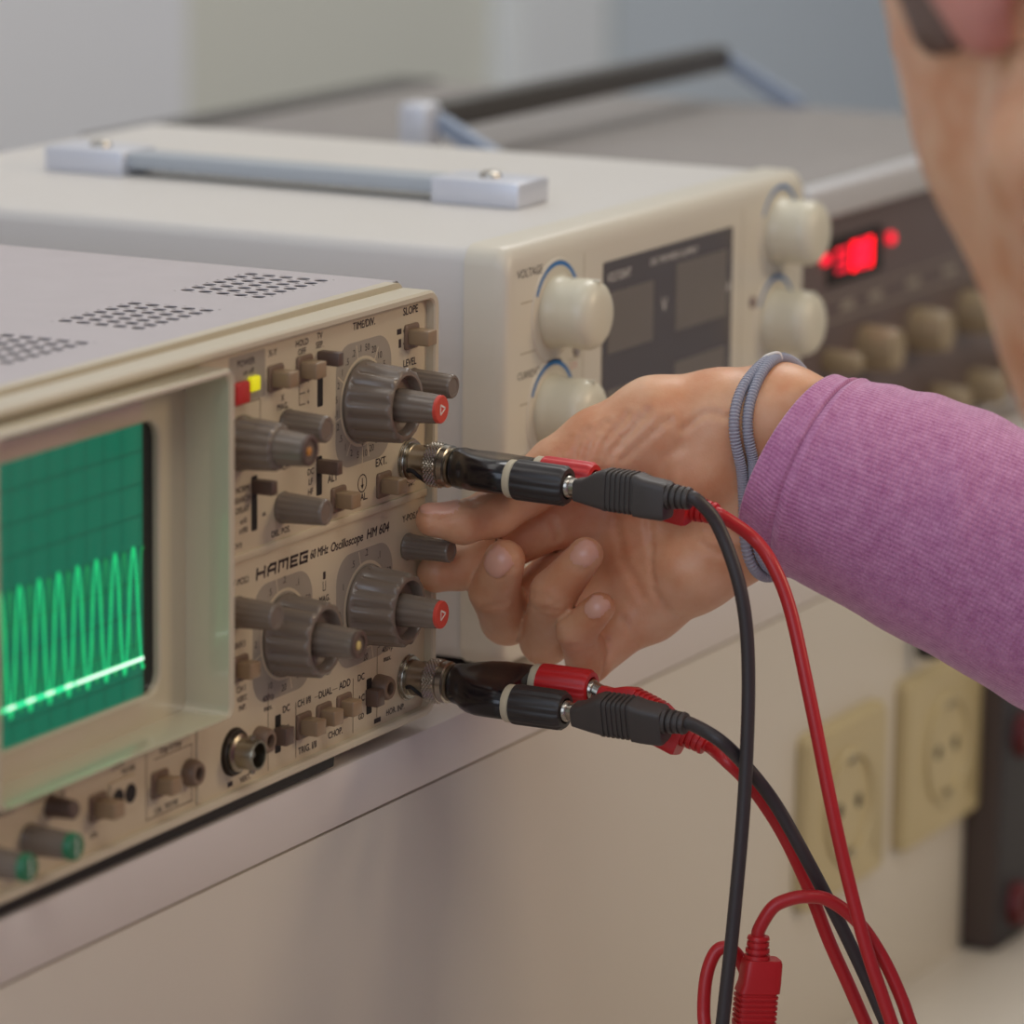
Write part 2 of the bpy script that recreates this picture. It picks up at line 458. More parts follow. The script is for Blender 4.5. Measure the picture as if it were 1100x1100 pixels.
# front frame: outer bar, groove, trim lip
o = rrect(W, 0.0, 0, 142.0, 6.0); ii = rrect(W + 3.4, -3.4, 2.8, 139.2, 3.6)
o2 = rrect(W + 0.8, -0.8, 0.8, 141.2, 5.4); o3 = rrect(W + 1.8, -1.8, 2.4, 140.0, 4.5); o4 = rrect(W + 0.4, -0.4, 1.2, 143.3, 5); o5 = rrect(W + .6, -.6, 1.4, 143.3, 5)
bm = NB()
ring_loft(bm, [(ii, 8.0), (ii, 0.5), (rrect(W + 2.9, -2.9, 2.3, 139.7, 4.0), 0.0), (o2, 0.0), (o, 0.9), (o, 10.6), (o2, 11.2), (o3, 11.3), (o3, 13.0), (o5, 13.1), (o4, 13.5), (o4, 17.5)])
bmesh.ops.recalc_face_normals(bm, faces=bm.faces)
obj('front_frame', bm, M['frame'], SCP)
# panel
bm = NB()
box(bm, -145.0, -3.0, P, 9.0, 2.4, 139.6); box(bm, W + 3.0, -145.0, P, 9.0, 2.4, 31.2); box(bm, W + 3.0, -145.0, P, 9.0, 135.5, 139.6); box(bm, W + 3.0, -269.5, P, 9.0, 31.2, 135.5)
box(bm, -144.5, -3.5, P - 0.9, P + 1, 73.6, 76.2, 0.5)          # step between the two halves
box(bm, -148.2, -145.6, P - 0.7, P + 1, 3.0, 32, 0.5)
obj('front_panel', bm, M['panel'], SCP)
# frame stands proud of the panel; added dark bar imitates shade in the gap
bm = NB(); box(bm, -281, -64, 2.4, 14, -4.2, 1.0, .6); obj('shade_bar', bm, M['rubber'], SCP, 'dark bar added as shade under the front edge')
for x in (-270, -15):
    for y in (40, 350):
        bm = NB(); lathe(bm, (x, y, -5.3), (0, 0, 1), [(0, 6), (0.3, 6.4), (7.2, 6.4)], 24); obj('foot', bm, M['rubber'], SCP)

# ---- hood and screen
HX0, HX1, HZ0, HZ1 = -272.0, -142.9, 30.6, 137.8
bm = NB()
ho = rrect(HX0, HX1, HZ0, HZ1, 4.0); hi = rrect(HX0 + 3.4, HX1 - 2.6, HZ0 + 1.2, HZ1 - 2.2, 3.0)
ring_loft(bm, [(ho, P + .5), (ho, -7.0), (rrect(HX0 + .8, HX1 - .8, HZ0 + .6, HZ1 - .8, 3.6), -8.0), (rrect(HX0 + 2.8, HX1 - 1.4, HZ0 + 0.9, HZ1 - 1.6, 3.2), -8.0), (hi, -7.2), (hi, 8.4)])
so = rrect(-266.2, -160.2, 40.6, 123.4, 6.0)
ring_loft(bm, [(hi, 8.0), (rrect(-267, -159.4, 39.8, 124.2, 6.6), 8.0), (so, 8.7), (so, 10.5)])
bmesh.ops.recalc_face_normals(bm, faces=bm.faces)
obj('screen_hood', bm, M['hood'], SCP)
bm = NB(); plate(bm, rrect(-267.5, -159.0, 39.0, 125.0, 5), 10.4, 12.0)
scr = obj('screen', bm, M['crt'], SCP, 'green lit cathode ray screen with a dark right margin')
bm = NB(); plate(bm, rrect(-267, -166.6, 39.2, 124.8, 1.5), 10.0, 10.45); obj('phosphor', bm, M['phosphor'], scr)
bm = NB()
yg = 9.95
for k in range(11): vline(bm, -168.2 - 9.8 * k, 40, 124, yg, 0.42)
for k in range(9): hline(bm, -267, -166.8, 114.8 - 9.7 * k, yg, 0.42)
for k in range(1, 50): vline(bm, -168.2 - 1.96 * k, 75.2, 76.8, yg, 0.25)
obj('graticule', bm, M['gridline'], scr)
# waveform: crest line and trough line, sine
bm = NB(); yt = 9.9
X0, X1 = -262.0, -166.4
def wave(x): return 67.6 + 18.6 * math.cos(2 * PI * (x + 171.9) / 10.1)
N = 640
prev = None
def ribbon(fn, x0, x1, w, y, n, mi):
    pts = [V((x0 + (x1 - x0) * k / n, y, fn(x0 + (x1 - x0) * k / n))) for k in range(n + 1)]
    last = None
    for k, p in enumerate(pts):
        a = pts[max(0, k - 1)]; b = pts[min(n, k + 1)]
        t = (b - a).normalized(); nn = V((-t.z, 0, t.x)) * w / 2
        q = (bm.verts.new(p + nn), bm.verts.new(p - nn))
        if last:
            f = bm.faces.new((last[0], last[1], q[1], q[0])); f.material_index = mi
            f.normal_update()
            if f.normal.y > 0: f.normal_flip()
        last = q
ribbon(wave, X0, X1, 1.25, yt, 1400, 0)
ribbon(lambda x: 67.6 + 18.0 * math.cos(2 * PI * (x + 176.9) / 10.1), X0, X1, 0.7, yt + 0.02, 1400, 1)
obj('waveform', bm, [M['trace'], mat('trace_faint', (20, 160, 90), 0.5, emit=(26, 165, 88), estr=0.55)], scr)
bm = NB()
ribbon(lambda x: 51.8, X0, X1, 1.5, yt - 0.05, 20, 0)
for k in range(10):
    xx = -176.9 - 10.1 * k
    if k < 3: continue
    ribbon(lambda x: 51.9, xx - 2.2, xx + 2.2, 0.9, yt - 0.09, 4, 1)
ribbon(lambda x: 51.8, -203.5, -166.4, 0.95, yt - 0.09, 8, 1)
obj('baseline_trace', bm, [M['traceline'], M['tracehot']], scr)

# ---- printed legends
pr = NB(); yp = P - 0.06                   # materials: 0 ink, 1 faint ink, 2 dial grey, 3 panel cream
yb = P - 0.03
def dial(cx, cz, x0, x1, z0, z1, seq, start, n, gap=()):
    plate(pr, rrect(x0, x1, z0, z1, 9, 8), yb, yb + 0.02, mi=2)
    arcline(pr, cx, cz, 13.6, 14.6, 0, 2 * PI, yp, 48, mi=3)
    for k in range(n):
        t = start - 2 * PI * k / n
        c, s = math.cos(t), math.sin(t)
        ex = min((x1 - cx if c > 0 else cx - x0) / max(abs(c), 1e-3), (z1 - cz if s > 0 else cz - z0) / max(abs(s), 1e-3), 17.6)
        tt = t + PI / n; c2, s2 = math.cos(tt), math.sin(tt); 
        if k % 3 == 0:
            for r in (0,):
                nx, nz = -s2 * 0.22, c2 * 0.22
                flat(pr, [(cx + c2 * 14 + nx, cz + s2 * 14 + nz), (cx + c2 * 14 - nx, cz + s2 * 14 - nz), (cx + c2 * 19 - nx, cz + s2 * 19 - nz), (cx + c2 * 19 + nx, cz + s2 * 19 + nz)], yp - 0.01, 3)
        text(pr, seq[k % len(seq)], cx + c * (ex - 0.4), cz + s * (ex - 0.4), 2.2, yp - 0.02)
dial(-46.0, 111.5, -63.2, -27.2, 91.5, 131.2, ['1', '.5', '.2', '.1', '50', '20', '10', '5', '2', '1', '.5', '.2', '.1', '50', '20', '10', '5', '2', '1', '.5', '.2', '.1', '5', '2'], PI * 0.78, 24)
dial(-43.0, 44.5, -62.4, -25.6, 26.0, 63.3, ['2', '1', '.5', '.2', '.1', '50', '20', '10', '5', '20', '10', '5'], PI * 1.0, 12)
dial(-95.3, 45.5, -114.4, -77.6, 26.0, 63.8, ['2', '1', '.5', '.2', '.1', '50', '20', '10', '5', '20', '10', '5'], PI * 1.0, 12)
T = lambda s, x, z, h, **k: text(pr, s, x, z, h, yp, **dict(dict(bold=.8), **k))
T('TIME/DIV.', -45.3, 136.2, 2.4, bold=1)
T('SLOPE', -14.6, 136.4, 2.5, bold=1)
T('LEVEL', -14.9, 119.4, 2.4, bold=1)
T('X-Y', -102.5, 135.2, 2.1); T('HOLD', -84.6, 135.8, 2.0); T('OFF', -84.6, 133.0, 2.0)
T('TV', -73.6, 136.4, 2.0); T('SEP.', -73.6, 133.6, 2.0)
T('POWER', -118.5, 134.6, 2.1); T('on off', -117.0, 131.6, 1.8)
T('X', -96.4, 120.3, 1.9); T('MAG.', -96.4, 117.6, 2.0)
for z in (123.2, 119.9, 116.4):
    hline(pr, -86.2, -82.6, z, yp, 0.35); T('+', -80.6, z, 1.8)
vline(pr, -86.2, 116.4, 123.2, yp, 0.3)
T('HOLD', -94.0, 101.2, 1.9); T('OFF', -94.0, 98.4, 1.9)
T('AC', -79.0, 97.4, 2.0); T('DC', -79.0, 94.2, 2.0); T('LF', -79.0, 91.0, 2.0); T('HF', -79.0, 87.8, 2.0)
T('ALT', -65.0, 89.8, 2.5, bold=1); T('EXT.', -33.6, 89.8, 2.6, bold=1)
T('NORM.', -120.4, 95.8, 1.9); T('SEARCH', -120.6, 92.6, 1.8); T('DELAY', -120.6, 89.4, 1.9); T('x10', -120.0, 85.8, 1.8); T('x100', -120.0, 82.9, 1.8)
T('ms', -107.6, 95.0, 1.7); T('us', -107.6, 86.0, 1.7); T('DEL. POS.', -97.4, 78.4, 1.9)
# CAL mark: line, ring, arrow
vline(pr, -45.9, 88.2, 98, yp, 0.5, 3); arcline(pr, -45.9, 84.9, 2.6, 3.0, 0, 2 * PI, yp, 24)
vline(pr, -45.9, 83.3, 86.6, yp, 0.5); flat(pr, [(-46.9, 84.4), (-45.9, 83.0), (-44.9, 84.4)], yp)
T('CAL.', -45.9, 80.3, 2.3)
# slope symbols
box(pr, -23.6, -20.6, yp, yp + .02, 129.6, 131.4); T('+', -19.0, 130.2, 1.8)
box(pr, -22.4, -20.8, yp, yp + .02, 125.2, 128.0); T('-', -19.0, 126.4, 2.2)
T('TRIG.', -11.0, 80.6, 1.6); T('INP.', -13.2, 79.2, 1.6)
# maker's line
LT = {'H': [((0, 0), (0, 1)), ((0, .5), (1, .5)), ((1, 0), (1, 1))], 'A': [((0, 0), (0, .7), (.3, 1), (1, 1), (1, 0)), ((0, .4), (1, .4))], 'M': [((0, 0), (0, 1), (1, 1), (1, 0)), ((.5, 1), (.5, .35))],
      'E': [((1, 1), (0, 1), (0, 0), (1, 0)), ((0, .5), (.85, .5))], 'G': [((1, 1), (0, 1), (0, 0), (1, 0), (1, .5), (.5, .5))]}
for k, (ch, lx, lw_) in enumerate((('H', -112.0, 4.6), ('A', -105.2, 4.4), ('M', -98.6, 5.2), ('E', -91.2, 3.8), ('G', -85.4, 4.2))):
    strokes(pr, LT[ch], lx, 66.2, lw_, 2.9, .95, yp)
T('60 MHz', -73.6, 67.5, 2.8, shear=.18, bold=1, fit=11.2)
T('Oscilloscope', -55.8, 67.4, 2.9, shear=.18, bold=1, fit=20.6)
T('HM 604', -35.6, 67.5, 3.1, shear=.18, bold=1, fit=14.6)
T('Y-POS.II', -13.6, 68.2, 2.2, bold=1); T('Y-POS.I', -121.6, 67.2, 2.1)
box(pr, -70.9, -69.3, yp, yp + .02, 58.2, 60.6); vline(pr, -70.9, 54.6, 57.6, yp, .3); vline(pr, -69.3, 54.6, 57.6, yp, .3); hline(pr, -70.9, -69.3, 54.6, yp, .3)
T('MAG.', -70.0, 51.8, 2.0, bold=1); T('x5', -70.0, 48.6, 2.2, bold=1)
T('INV.I', -122.0, 47.4, 2.1); T('CH I', -121.4, 33.4, 2.0); T('VERT.', -120.6, 30.2, 1.8); T('INP.', -120.6, 27.4, 1.8)
# lower row
T('CH I/II', -82.6, 21.0, 2.2, bold=1); T('DUAL', -69.2, 21.0, 2.3, bold=1); T('ADD', -56.6, 21.2, 2.4, bold=1)
T('TRIG. I/II', -80.4, 5.6, 2.2, bold=1); T('CHOP.', -62.6, 6.4, 2.2, bold=1)
hline(pr, -76.2, -73.2, 21.0, yp, .25, 1); hline(pr, -64.6, -61.4, 21.0, yp, .25, 1)
for x in (-87.8, -51.2): vline(pr, x, 4.0, 22, yp, .4, 1)
hline(pr, -64.2, -58.5, 9.6, yp, .25); vline(pr, -58.5, 8.5, 10.5, yp, .25)
for x0, s in ((-99.2, 1), (-40.8, 1)):
    T('DC', x0 - 5.2 if x0 > -60 else x0 + 5.4, 21.2, 2.2, bold=1); 
T('AC', -45.8, 14.2, 2.2, bold=1); T('GD', -45.8, 8.2, 1.8, bold=1); T('AC', -93.8, 15.0, 1.8)
for x in (-29.6, -106): 
    T('400Vp', x + 1, 27.2, 1.9); T('max.', x + 1, 24.0, 1.9)
vline(pr, -35.4, 3.8, 29, yp, .35, 1); vline(pr, -105.0, 3.8, 29, yp, .35, 1)
T('HOR.', -25.8, 5.6, 2.0); T('INP.', -19.2, 5.4, 2.0); box(pr, -37.2, -32.8, yp, yp + .02, 3.8, 5.4)
T('VERT.', -119.0, 4.6, 1.8); box(pr, -129.5, -126.5, yp, yp + .02, 4.0, 5.6)
# module left of the divider
hline(pr, -172, -150, 22.6, yp, .4, 1); vline(pr, -176.4, 4.6, 26, yp, .45, 1); hline(pr, -176, -150, 5.0, yp, .4, 1); vline(pr, -150.6, 5, 22.6, yp, .35, 1)
T('2Vpp 0.2Vpp', -162.6, 24.4, 1.7); T('CAL. TESTER', -165.2, 6.6, 1.7); T('COMP.', -192, 25.4, 1.8); T('TESTER', -186.4, 22.8, 1.7); T('ON', -205.5, 7.4, 1.8)
hline(pr, -282, -215, 27.2, yp, .5, 1); T('FOCUS', -236, 25.6, 1.9); T('INTENS.', -252, 25.4, 1.9); T('TR', -222, 23.6, 1.9)
T('CH II', -123.5, 78.6, 1.6)
hline(pr, -125.5, -110.0, 111.0 + 11.2, yp, .35, 1); vline(pr, -110.0, 110, 122.2, yp, .35, 1)
plate(pr, rrect(-128.5, -107.0, 122.6, 137.4, 0.8), yb, yb + .02, mi=2)
obj('printed_legends', pr, [M['print'], M['faint'], M['dial'], M['panel']], SCP, smooth=False)

# ---- knobs
M['ambercap'] = mat('amber_cap', (190, 130, 60), .4)
def big_knob(name, x, z, inner_len, cap_mat, cap_label, r=12.6, L=16.0, tip=29.0, ri=5.0, lab=None):
    bm = NB()
    lathe(bm, (x, P, z), FRONT, [(0.1, r), (0.6, r + .35), (1.4, r + .2), (2.2, r - .2), (L - 1.5, r - .9), (L - .6, r - 1.0), (L - .1, r - 1.9, 0), (L, r - 2.4, 0), (L, r - 3.2, 0), (L - .6, r - 3.7, 0), (L - 3.2, r - 4.3, 0), (L - 3.4, ri + .3, 0)], 112, (14, 0.085, 2.0, L, 1.6), ref=(.2, 0, 1))
    k = obj(name, bm, M['knob'], SCP, lab, sharp=50)
    bm = NB()
    lathe(bm, (x, P - L + 2.6, z), FRONT, [(0, ri + .1), (0.5, ri + .2), (tip - L - 1.6, ri - .5), (tip - L, ri - .65), (tip - L + 1.2, ri - 1.0), (tip - L + 1.2, ri - 1.6)], 72, (12, 0.06, 0.4, tip - L, 2.0))
    f = obj('fine_knob', bm, M['knob'], k)
    if cap_mat == 'redcap':
        bm = NB(); lathe(bm, (x, P - tip + 1.4, z), FRONT, [(-.4, ri - .75), (0.5, ri - .8), (0.8, ri - 1.1), (0.8, 0.01)], 32)
        c = obj('knob_cap', bm, M[cap_mat], f, cap_label)
        bm = NB(); y = P - tip + .55
        for p, q in (((-1.2, 1.6), (2.0, .2)), ((2.0, .2), (-1.2, -1.6)), ((-1.2, -1.6), (-1.2, 1.6))):
            a, b = V((p[0], 0, p[1])), V((q[0], 0, q[1])); t = (b - a).normalized(); n = V((-t.z, 0, t.x)) * .28
            flat(bm, [((x + v.x), (z + v.z)) for v in (a + n, a - n, b - n, b + n)], y)
        obj('pointer_mark', bm, M['white'], c, 'white pointer mark')
    else:
        bm = NB(); lathe(bm, (x, P - tip + 1.4, z), FRONT, [(-.4, ri - .75), (0.5, ri - .8), (0.8, ri - 1.1), (0.8, ri - 2.2), (-1.0, ri - 2.3), (-1.0, 0.01)], 32)
        c = obj('knob_cap', bm, M['lever'], f, 'hollow dark tip')
        bm = NB(); lathe(bm, (x - .3, P - tip + 2.3, z - .2), FRONT, [(-.2, 1.5), (1.2, 1.45), (1.5, .9), (1.5, .01)], 20)
        obj('marker_dot', bm, M[cap_mat], c, cap_label)
    return k
big_knob('timebase_knob', -46.0, 111.5, 0, 'redcap', 'red cap with a white pointer', r=12.9, L=16.2, tip=29.4, ri=5.3)
big_knob('attenuator_knob', -43.0, 44.5, 0, 'redcap', 'red cap with a white pointer', r=12.9, L=16.0, tip=28.6, ri=5.3)
big_knob('attenuator_knob', -95.3, 45.3, 0, 'creamcap', 'cream dot', r=12.9, L=15.2, tip=28.0, ri=5.3)
big_knob('delay_knob', -121.9, 110.4, 0, 'ambercap', 'amber dot', r=8.3, L=14.3, tip=25.5, ri=5.6)

def small_knob(name, x, z, L, r, lab=None, waist=0.0, cap=None):
    bm = NB()
    pf = [(0.1, r), (0.6, r + .2), (1.2, r)]
    for k in range(1, 8):
        t = k / 8; pf.append((1.2 + (L - 2.6) * t, r * (1 - 0.14 * t - waist * math.sin(PI * t))))
    pf += [(L - 1.2, r * .86), (L - .5, r * .84), (L, r * .76), (L, r * .6), (L - .25, r * .55), (L - .25, 0.01)]
    lathe(bm, (x, P, z), FRONT, pf, 72, (14, 0.055, 1.0, L - 1.2, 2.0))
    k = obj(name, bm, M['knob'], SCP, lab)
    if cap:
        bm = NB(); lathe(bm, (x, P - L, z), FRONT, [(-2.2, r * .9), (-.3, r * .88), (0.2, r * .8), (0.2, 0.01)], 32)
        c = obj('knob_cap', bm, M[cap], k, 'green cap')
        bm = NB(); box(bm, x - .25, x + .25, P - L - .3, P - L - .1, z - r * .6, z + r * .6); obj('pointer_mark', bm, M['white'], c, 'white pointer line')
    return k
small_knob('level_knob', -13.2, 112.6, 15.4, 4.7)
small_knob('hold_off_knob', -93.8, 111.4, 14.5, 5.0)
small_knob('delay_position_knob', -96.6, 86.0, 16.0, 4.9)
small_knob('vertical_position_knob', -15.9, 58.8, 16.6, 4.35, waist=.06)
small_knob('vertical_position_knob', -124.1, 58.2, 14.4, 4.9)
small_knob('focus_knob', -239.7, 14.6, 16.2, 4.6, 'grey knob with a green cap', cap='greencap')
small_knob('intensity_knob', -263.5, 14.4, 16.2, 4.6, 'grey knob with a green cap', cap='greencap')
bm = NB(); lathe(bm, (-228.0, P, 21.6), FRONT, [(0, 3.6), (1, 3.2), (8, 2.8), (8.6, 2.2), (8.6, .01)], 24); obj('trace_trimmer', bm, M['lever'], SCP)

def push_button(x, z, L, w=6.0, h=5.0, mt='button', lab=None):
    bm = NB()
    plate(bm, rrect(x - w / 2 - 1.5, x + w / 2 + 1.5, z - h / 2 - 1.6, z + h / 2 + 1.6, 1.0, 3), P - 1.0, P + .2, bev=.4)
    z0 = obj('button_bezel', bm, M['bezelbrown'], SCP)
    bm = NB(); box(bm, x - w / 2, x + w / 2, P - L, P - .5, z - h / 2, z + h / 2, .55, 3)
    obj('push_button', bm, M[mt], z0, lab)
push_button(-101.3, 127.4, 7.2); push_button(-83.6, 127.6, 6.6, 6.5, 5.2); push_button(-61.8, 82.6, 7.0); push_button(-32.2, 82.2, 7.4); push_button(-14.4, 128.0, 8.2)
push_button(-122.4, 40.2, 6.0); push_button(-83.4, 13.6, 7.0); push_button(-70.6, 14.0, 6.0); push_button(-57.6, 14.2, 5.6)
push_button(-203.4, 15.6, 8.0); push_button(-169.2, 14.6, 6.6)

def slide_switch(x, z0, z1, zl, L=7.2, w=3.4, h=4.4, slot_w=3.4):
    bm = NB(); plate(bm, rrect(x - slot_w / 2, x + slot_w / 2, z0, z1, .5, 3), P - .1, P + .3); s = obj('switch_slot', bm, M['slot'], SCP, 'dark slot')
    bm = NB(); box(bm, x - w / 2, x + w / 2, P - L, P - .02, zl - h / 2, zl + h / 2, .4); obj('switch_lever', bm, M['lever'], s)
slide_switch(-73.2, 114.0, 131.6, 129.6, 7.6); slide_switch(-113.5, 81.7, 98.8, 95.6, 7.4); slide_switch(-73.6, 85.8, 98.3, 95.2, 7.6)
slide_switch(-98.9, 8.2, 20.4, 14.0, 4.6, 5.0, 5.6); slide_switch(-40.6, 8.0, 19.8, 13.8, 4.6, 5.0, 5.6)
for x, z0, z1 in ((-110.6, 80.6, 99.6), (-70.6, 84.8, 99.4), (-70.2, 113, 133)):
    pass
# power button with its lamp
bm = NB(); box(bm, -127.4, -119.2, P - 2.2, P + .2, 122.6, 129.4, .6, 3); obj('power_button', bm, M['redbtn'], SCP, 'red power button')
bm = NB(); box(bm, -117.6, -112.4, P - 1.8, P + .2, 125.4, 130.0, .6, 3); obj('power_lamp', bm, M['led_y'], SCP, 'lit yellow lamp')

def ground_socket(x, z, L, mt='bezelbrown'):
    bm = NB(); lathe(bm, (x, P, z), FRONT, [(0, 4.2), (.8, 4.3), (L - .8, 3.9), (L, 3.4), (L, 2.2), (L - 3.5, 2.1), (L - 3.5, 0.01)], 32)
    g = obj('ground_socket', bm, M[mt], SCP)
    bm = NB(); lathe(bm, (x, P - L + 3.3, z), FRONT, [(0, 2.05), (.1, 2.05)], 24); obj('socket_bore', bm, M['slot'], g)
ground_socket(-111.0, 15.2, 4.6); ground_socket(-35.2, 15.8, 5.0); ground_socket(-152.4, 14.2, 4.0)
bm = NB(); plate(bm, rrect(-197.0, -182.6, 10.5, 21.0, 1, 3), P - .8, P + .1, bev=.3); jk = obj('tester_jacks', bm, M['panel'], SCP)
for x in (-193.2, -186.4):
    bm = NB(); lathe(bm, (x, P - .75, 15.8), FRONT, [(0, 2.9), (.3, 2.9)], 24); obj('jack_hole', bm, M['slot'], jk)

def bnc_socket(x, z, bare):
    bm = NB()
    lathe(bm, (x, P, z), FRONT, [(0, 7.6), (.5, 7.6), (.5, 7.2), (1.0, 7.3), (1.6, 7.0), (1.6, 6.2)], 48)
    f = obj('bnc_socket', bm, M['darkmetal' if bare else 'nickel'], SCP)
    bm = NB()
    lathe(bm, (x, P - 1.5, z), FRONT, [(0, 6.0), (1.0, 6.0), (1.6, 4.85), (7.0, 4.85), (7.6, 4.6), (7.6, 3.9), (1.2, 3.8), (1.2, 1.2), (5.6, 1.1), (5.6, .01)], 40)
    for a in (0, PI):
        nv = len(bm.verts)
        lathe(bm, (x + math.sin(a) * 4.4, P - 6.6, z + math.cos(a) * 4.4), (math.sin(a), 0, math.cos(a)), [(0, 1.0), (1.5, 1.0), (1.6, .8)], 14)
    obj('socket_barrel', bm, M['brass'], f)
bnc_socket(-125.8, 14.6, True); bnc_socket(-14.4, 14.7, False); bnc_socket(-15.0, 87.0, False)

# ================================================================== power supply
PS = thing('power_supply', 'white bench power supply with cream knobs and a dark display window behind the hand', 'power supply', (190, 160, -5.3))
YF = 8.0
bm = NB()
def rr_yz(x0, x1, z0, z1, r): return rrect(x0, x1, z0, z1, r, 6)
ring_loft(bm, [(rr_yz(64, 313, 1, 145, 5), 22), (rr_yz(64, 313, 1, 145.2, 5), 300), (rr_yz(67, 310, 4, 142, 4), 304)], True, True)
obj('case', bm, M['psu'], PS)
bm = NB()
prof = [(0, 24.5), (0, 13.5), (0.9, 11.0), (2.6, 9.3), (5.0, 8.3), (8.0, 8.0)]
ring_loft(bm, [(rr_yz(62.5 + a * .3, 314.5 - a * .6, 0 + a * .4, 146.4 - a * 1.0, 7.0), y) for a, y in prof], False, True)
bmesh.ops.recalc_face_normals(bm, faces=bm.faces)
obj('front_bezel', bm, M['psubez'], PS, 'cream rounded front bezel')
bm = NB()
vline(bm, 121, 2, 137.5, YF - .05, .5); vline(bm, 254, 2, 137.5, YF - .05, .5)
for z in (126.2, 108.7, 91, 73): hline(bm, 73, 84, z, YF - .05, .45)
for z in (101.5,): hline(bm, 110, 119, z, YF - .05, .4)
obj('panel_grooves', bm, M['psuline'], PS, smooth=False)
bm = NB(); plate(bm, rrect(136.0, 245.0, 38, 132.3, 1.0, 3), YF - .3, YF + 1); dw = obj('display_window', bm, M['display'], PS, 'dark glossy display window')
for x0, x1, z0, z1 in ((140, 177, 99, 121), (196, 240, 99.5, 124.5), (140, 177, 62, 86), (196, 240, 62, 88)):
    bm = NB(); plate(bm, rrect(x0, x1, z0, z1, .8, 2), YF - .42, YF - .25); obj('display_field', bm, M['lcd'], dw, 'unlit grey display field')
bm = NB()
for s, x, z, h, f_ in (('V', 186, 110.5, 5, 0), ('A', 241.5, 110, 4, 0), ('V', 186, 73, 5, 0), ('A', 241.5, 73, 4, 0), ('DC POWER SUPPLY', 194, 127.6, 2.4, 40), ('VOLTCRAFT', 148.5, 126.3, 3.2, 19)):
    text(bm, s, x, z, h, YF - .45, fit=f_)
obj('display_lettering', bm, M['white'], dw, smooth=False)
bm = NB()
text(bm, 'VOLTAGE', 79.5, 136.2, 3.0, YF - .06, bold=.02); text(bm, 'CURRENT', 79.5, 101.0, 2.6, YF - .06)
obj('printed_legends', bm, M['print'], PS, smooth=False)
bm = NB(); lathe(bm, (115.5, YF, 104.2), FRONT, [(0, 2.3), (.8, 2.0), (.8, .01)], 20); obj('indicator_lamp', bm, mat('unlit_lamp', (150, 140, 135), .3), PS, 'small grey unlit lamp')
bm = NB(); text(bm, 'C.V.', 114.0, 99.0, 2.4, YF - .06); obj('lamp_lettering', bm, mat('pink_ink', (210, 120, 110), .5), PS, smooth=False)
bm = NB(); lathe(bm, (264.5, YF, 101), FRONT, [(0, 2.3), (.8, 2.0), (.8, .01)], 20); obj('indicator_lamp', bm, M['led_r2'] if False else mat('unlit_lamp_dark', (120, 96, 92), .3), PS, 'small dark unlit lamp')
for x, z in ((99.5, 120), (96.8, 85.5), (287.5, 125.5), (285.5, 91.0)):
    bm = NB(); lathe(bm, (x, YF, z), FRONT, [(0, 18.8), (.5, 18.4), (.5, 15.4), (.1, 15.0), (.1, .01)], 56); rg = obj('dial_ring', bm, M['psubez'], PS)
    bm = NB(); arcline(bm, x, z, 16.2, 17.8, PI * .14, PI * .86, YF - .56, 22); obj('scale_arc', bm, M['blueline'], rg, 'blue scale arc')
    bm = NB(); lathe(bm, (x, YF, z), FRONT, [(0, 12.8), (1, 13.0), (2.5, 12.4), (6, 11.8), (11, 12.4), (14, 12.3), (16.2, 11.2), (17.8, 9.0), (18.6, 6.0), (18.8, .01)], 56)
    kb = obj('control_knob', bm, M['psuknob'], PS)
    bm = NB(); box(bm, x - .6, x + .6, YF - 17.2, YF - 6, z + 11.0, z + 12.4, .3); obj('pointer_ridge', bm, M['psuknob'], kb)
for x in (85, 292):
    for y in (40, 270):
        bm = NB(); lathe(bm, (x, y, -5.3), (0, 0, 1), [(0, 8), (8, 8)], 20); obj('foot', bm, M['rubber'], PS)
# carrying handle
hd = NB(); box(hd, 163, 180, 84, 230, 147.6, 153.6, 1.4, 3); obj('handle_strap', hd, M['strap'], PS, 'grey carrying strap')
for y0, y1 in ((54, 90), (222, 257)):
    bm = NB(); box(bm, 159.5, 184, y0, y1, 145, 154.4, 1.0, 2); hb = obj('handle_bracket', bm, M['chrome'], PS, 'bright metal handle block')
    bm = NB(); lathe(bm, (172, (y0 + y1) / 2, 154.3), (0, 0, 1), [(0, 4.2), (1.4, 3.8), (2.2, 2.6), (2.2, .01)], 24); obj('screw', bm, M['nickel'], hb)

# ================================================================== the farther instrument
DV = thing('bench_instrument', 'dark-fronted instrument with a red glowing readout and a folded carrying bar, farthest along the shelf', 'instrument', (560, 220, -5.3))
bm = NB(); box(bm, 405, 694, 53, 392, 2, 123, 2.0); obj('case', bm, M['devtop'], DV)
bm = NB(); box(bm, 403, 696, 374, 398, 0, 124.5, 1.5); obj('rear_frame', bm, M['devbar'], DV)
bm = NB(); box(bm, 403, 696, 45, 56, 111.0, 124.5, 2.0, 3); box(bm, 403, 696, 45, 56, 0, 4, 1.2); obj('front_trim', bm, M['devtrim'], DV)
bm = NB(); box(bm, 404, 695, 50, 56, 3, 112, .6); obj('front_panel', bm, M['devfront'], DV)
bm = NB(); box(bm, 432, 490, 49.2, 51, 81, 101, .3); wn = obj('readout_window', bm, M['slot'], DV)
def seg7(bm, x, z, w, h, y, on='abcdefg', t=1.5):
    q = {'a': (0, w, h - t, h), 'g': (0, w, h / 2 - t / 2, h / 2 + t / 2), 'd': (0, w, 0, t), 'f': (0, t, h / 2, h), 'b': (w - t, w, h / 2, h), 'e': (0, t, 0, h / 2), 'c': (w - t, w, 0, h / 2)}
    for s in on:
        a, b, c, d = q[s]; box(bm, x + a, x + b, y, y + .2, z + c, z + d)
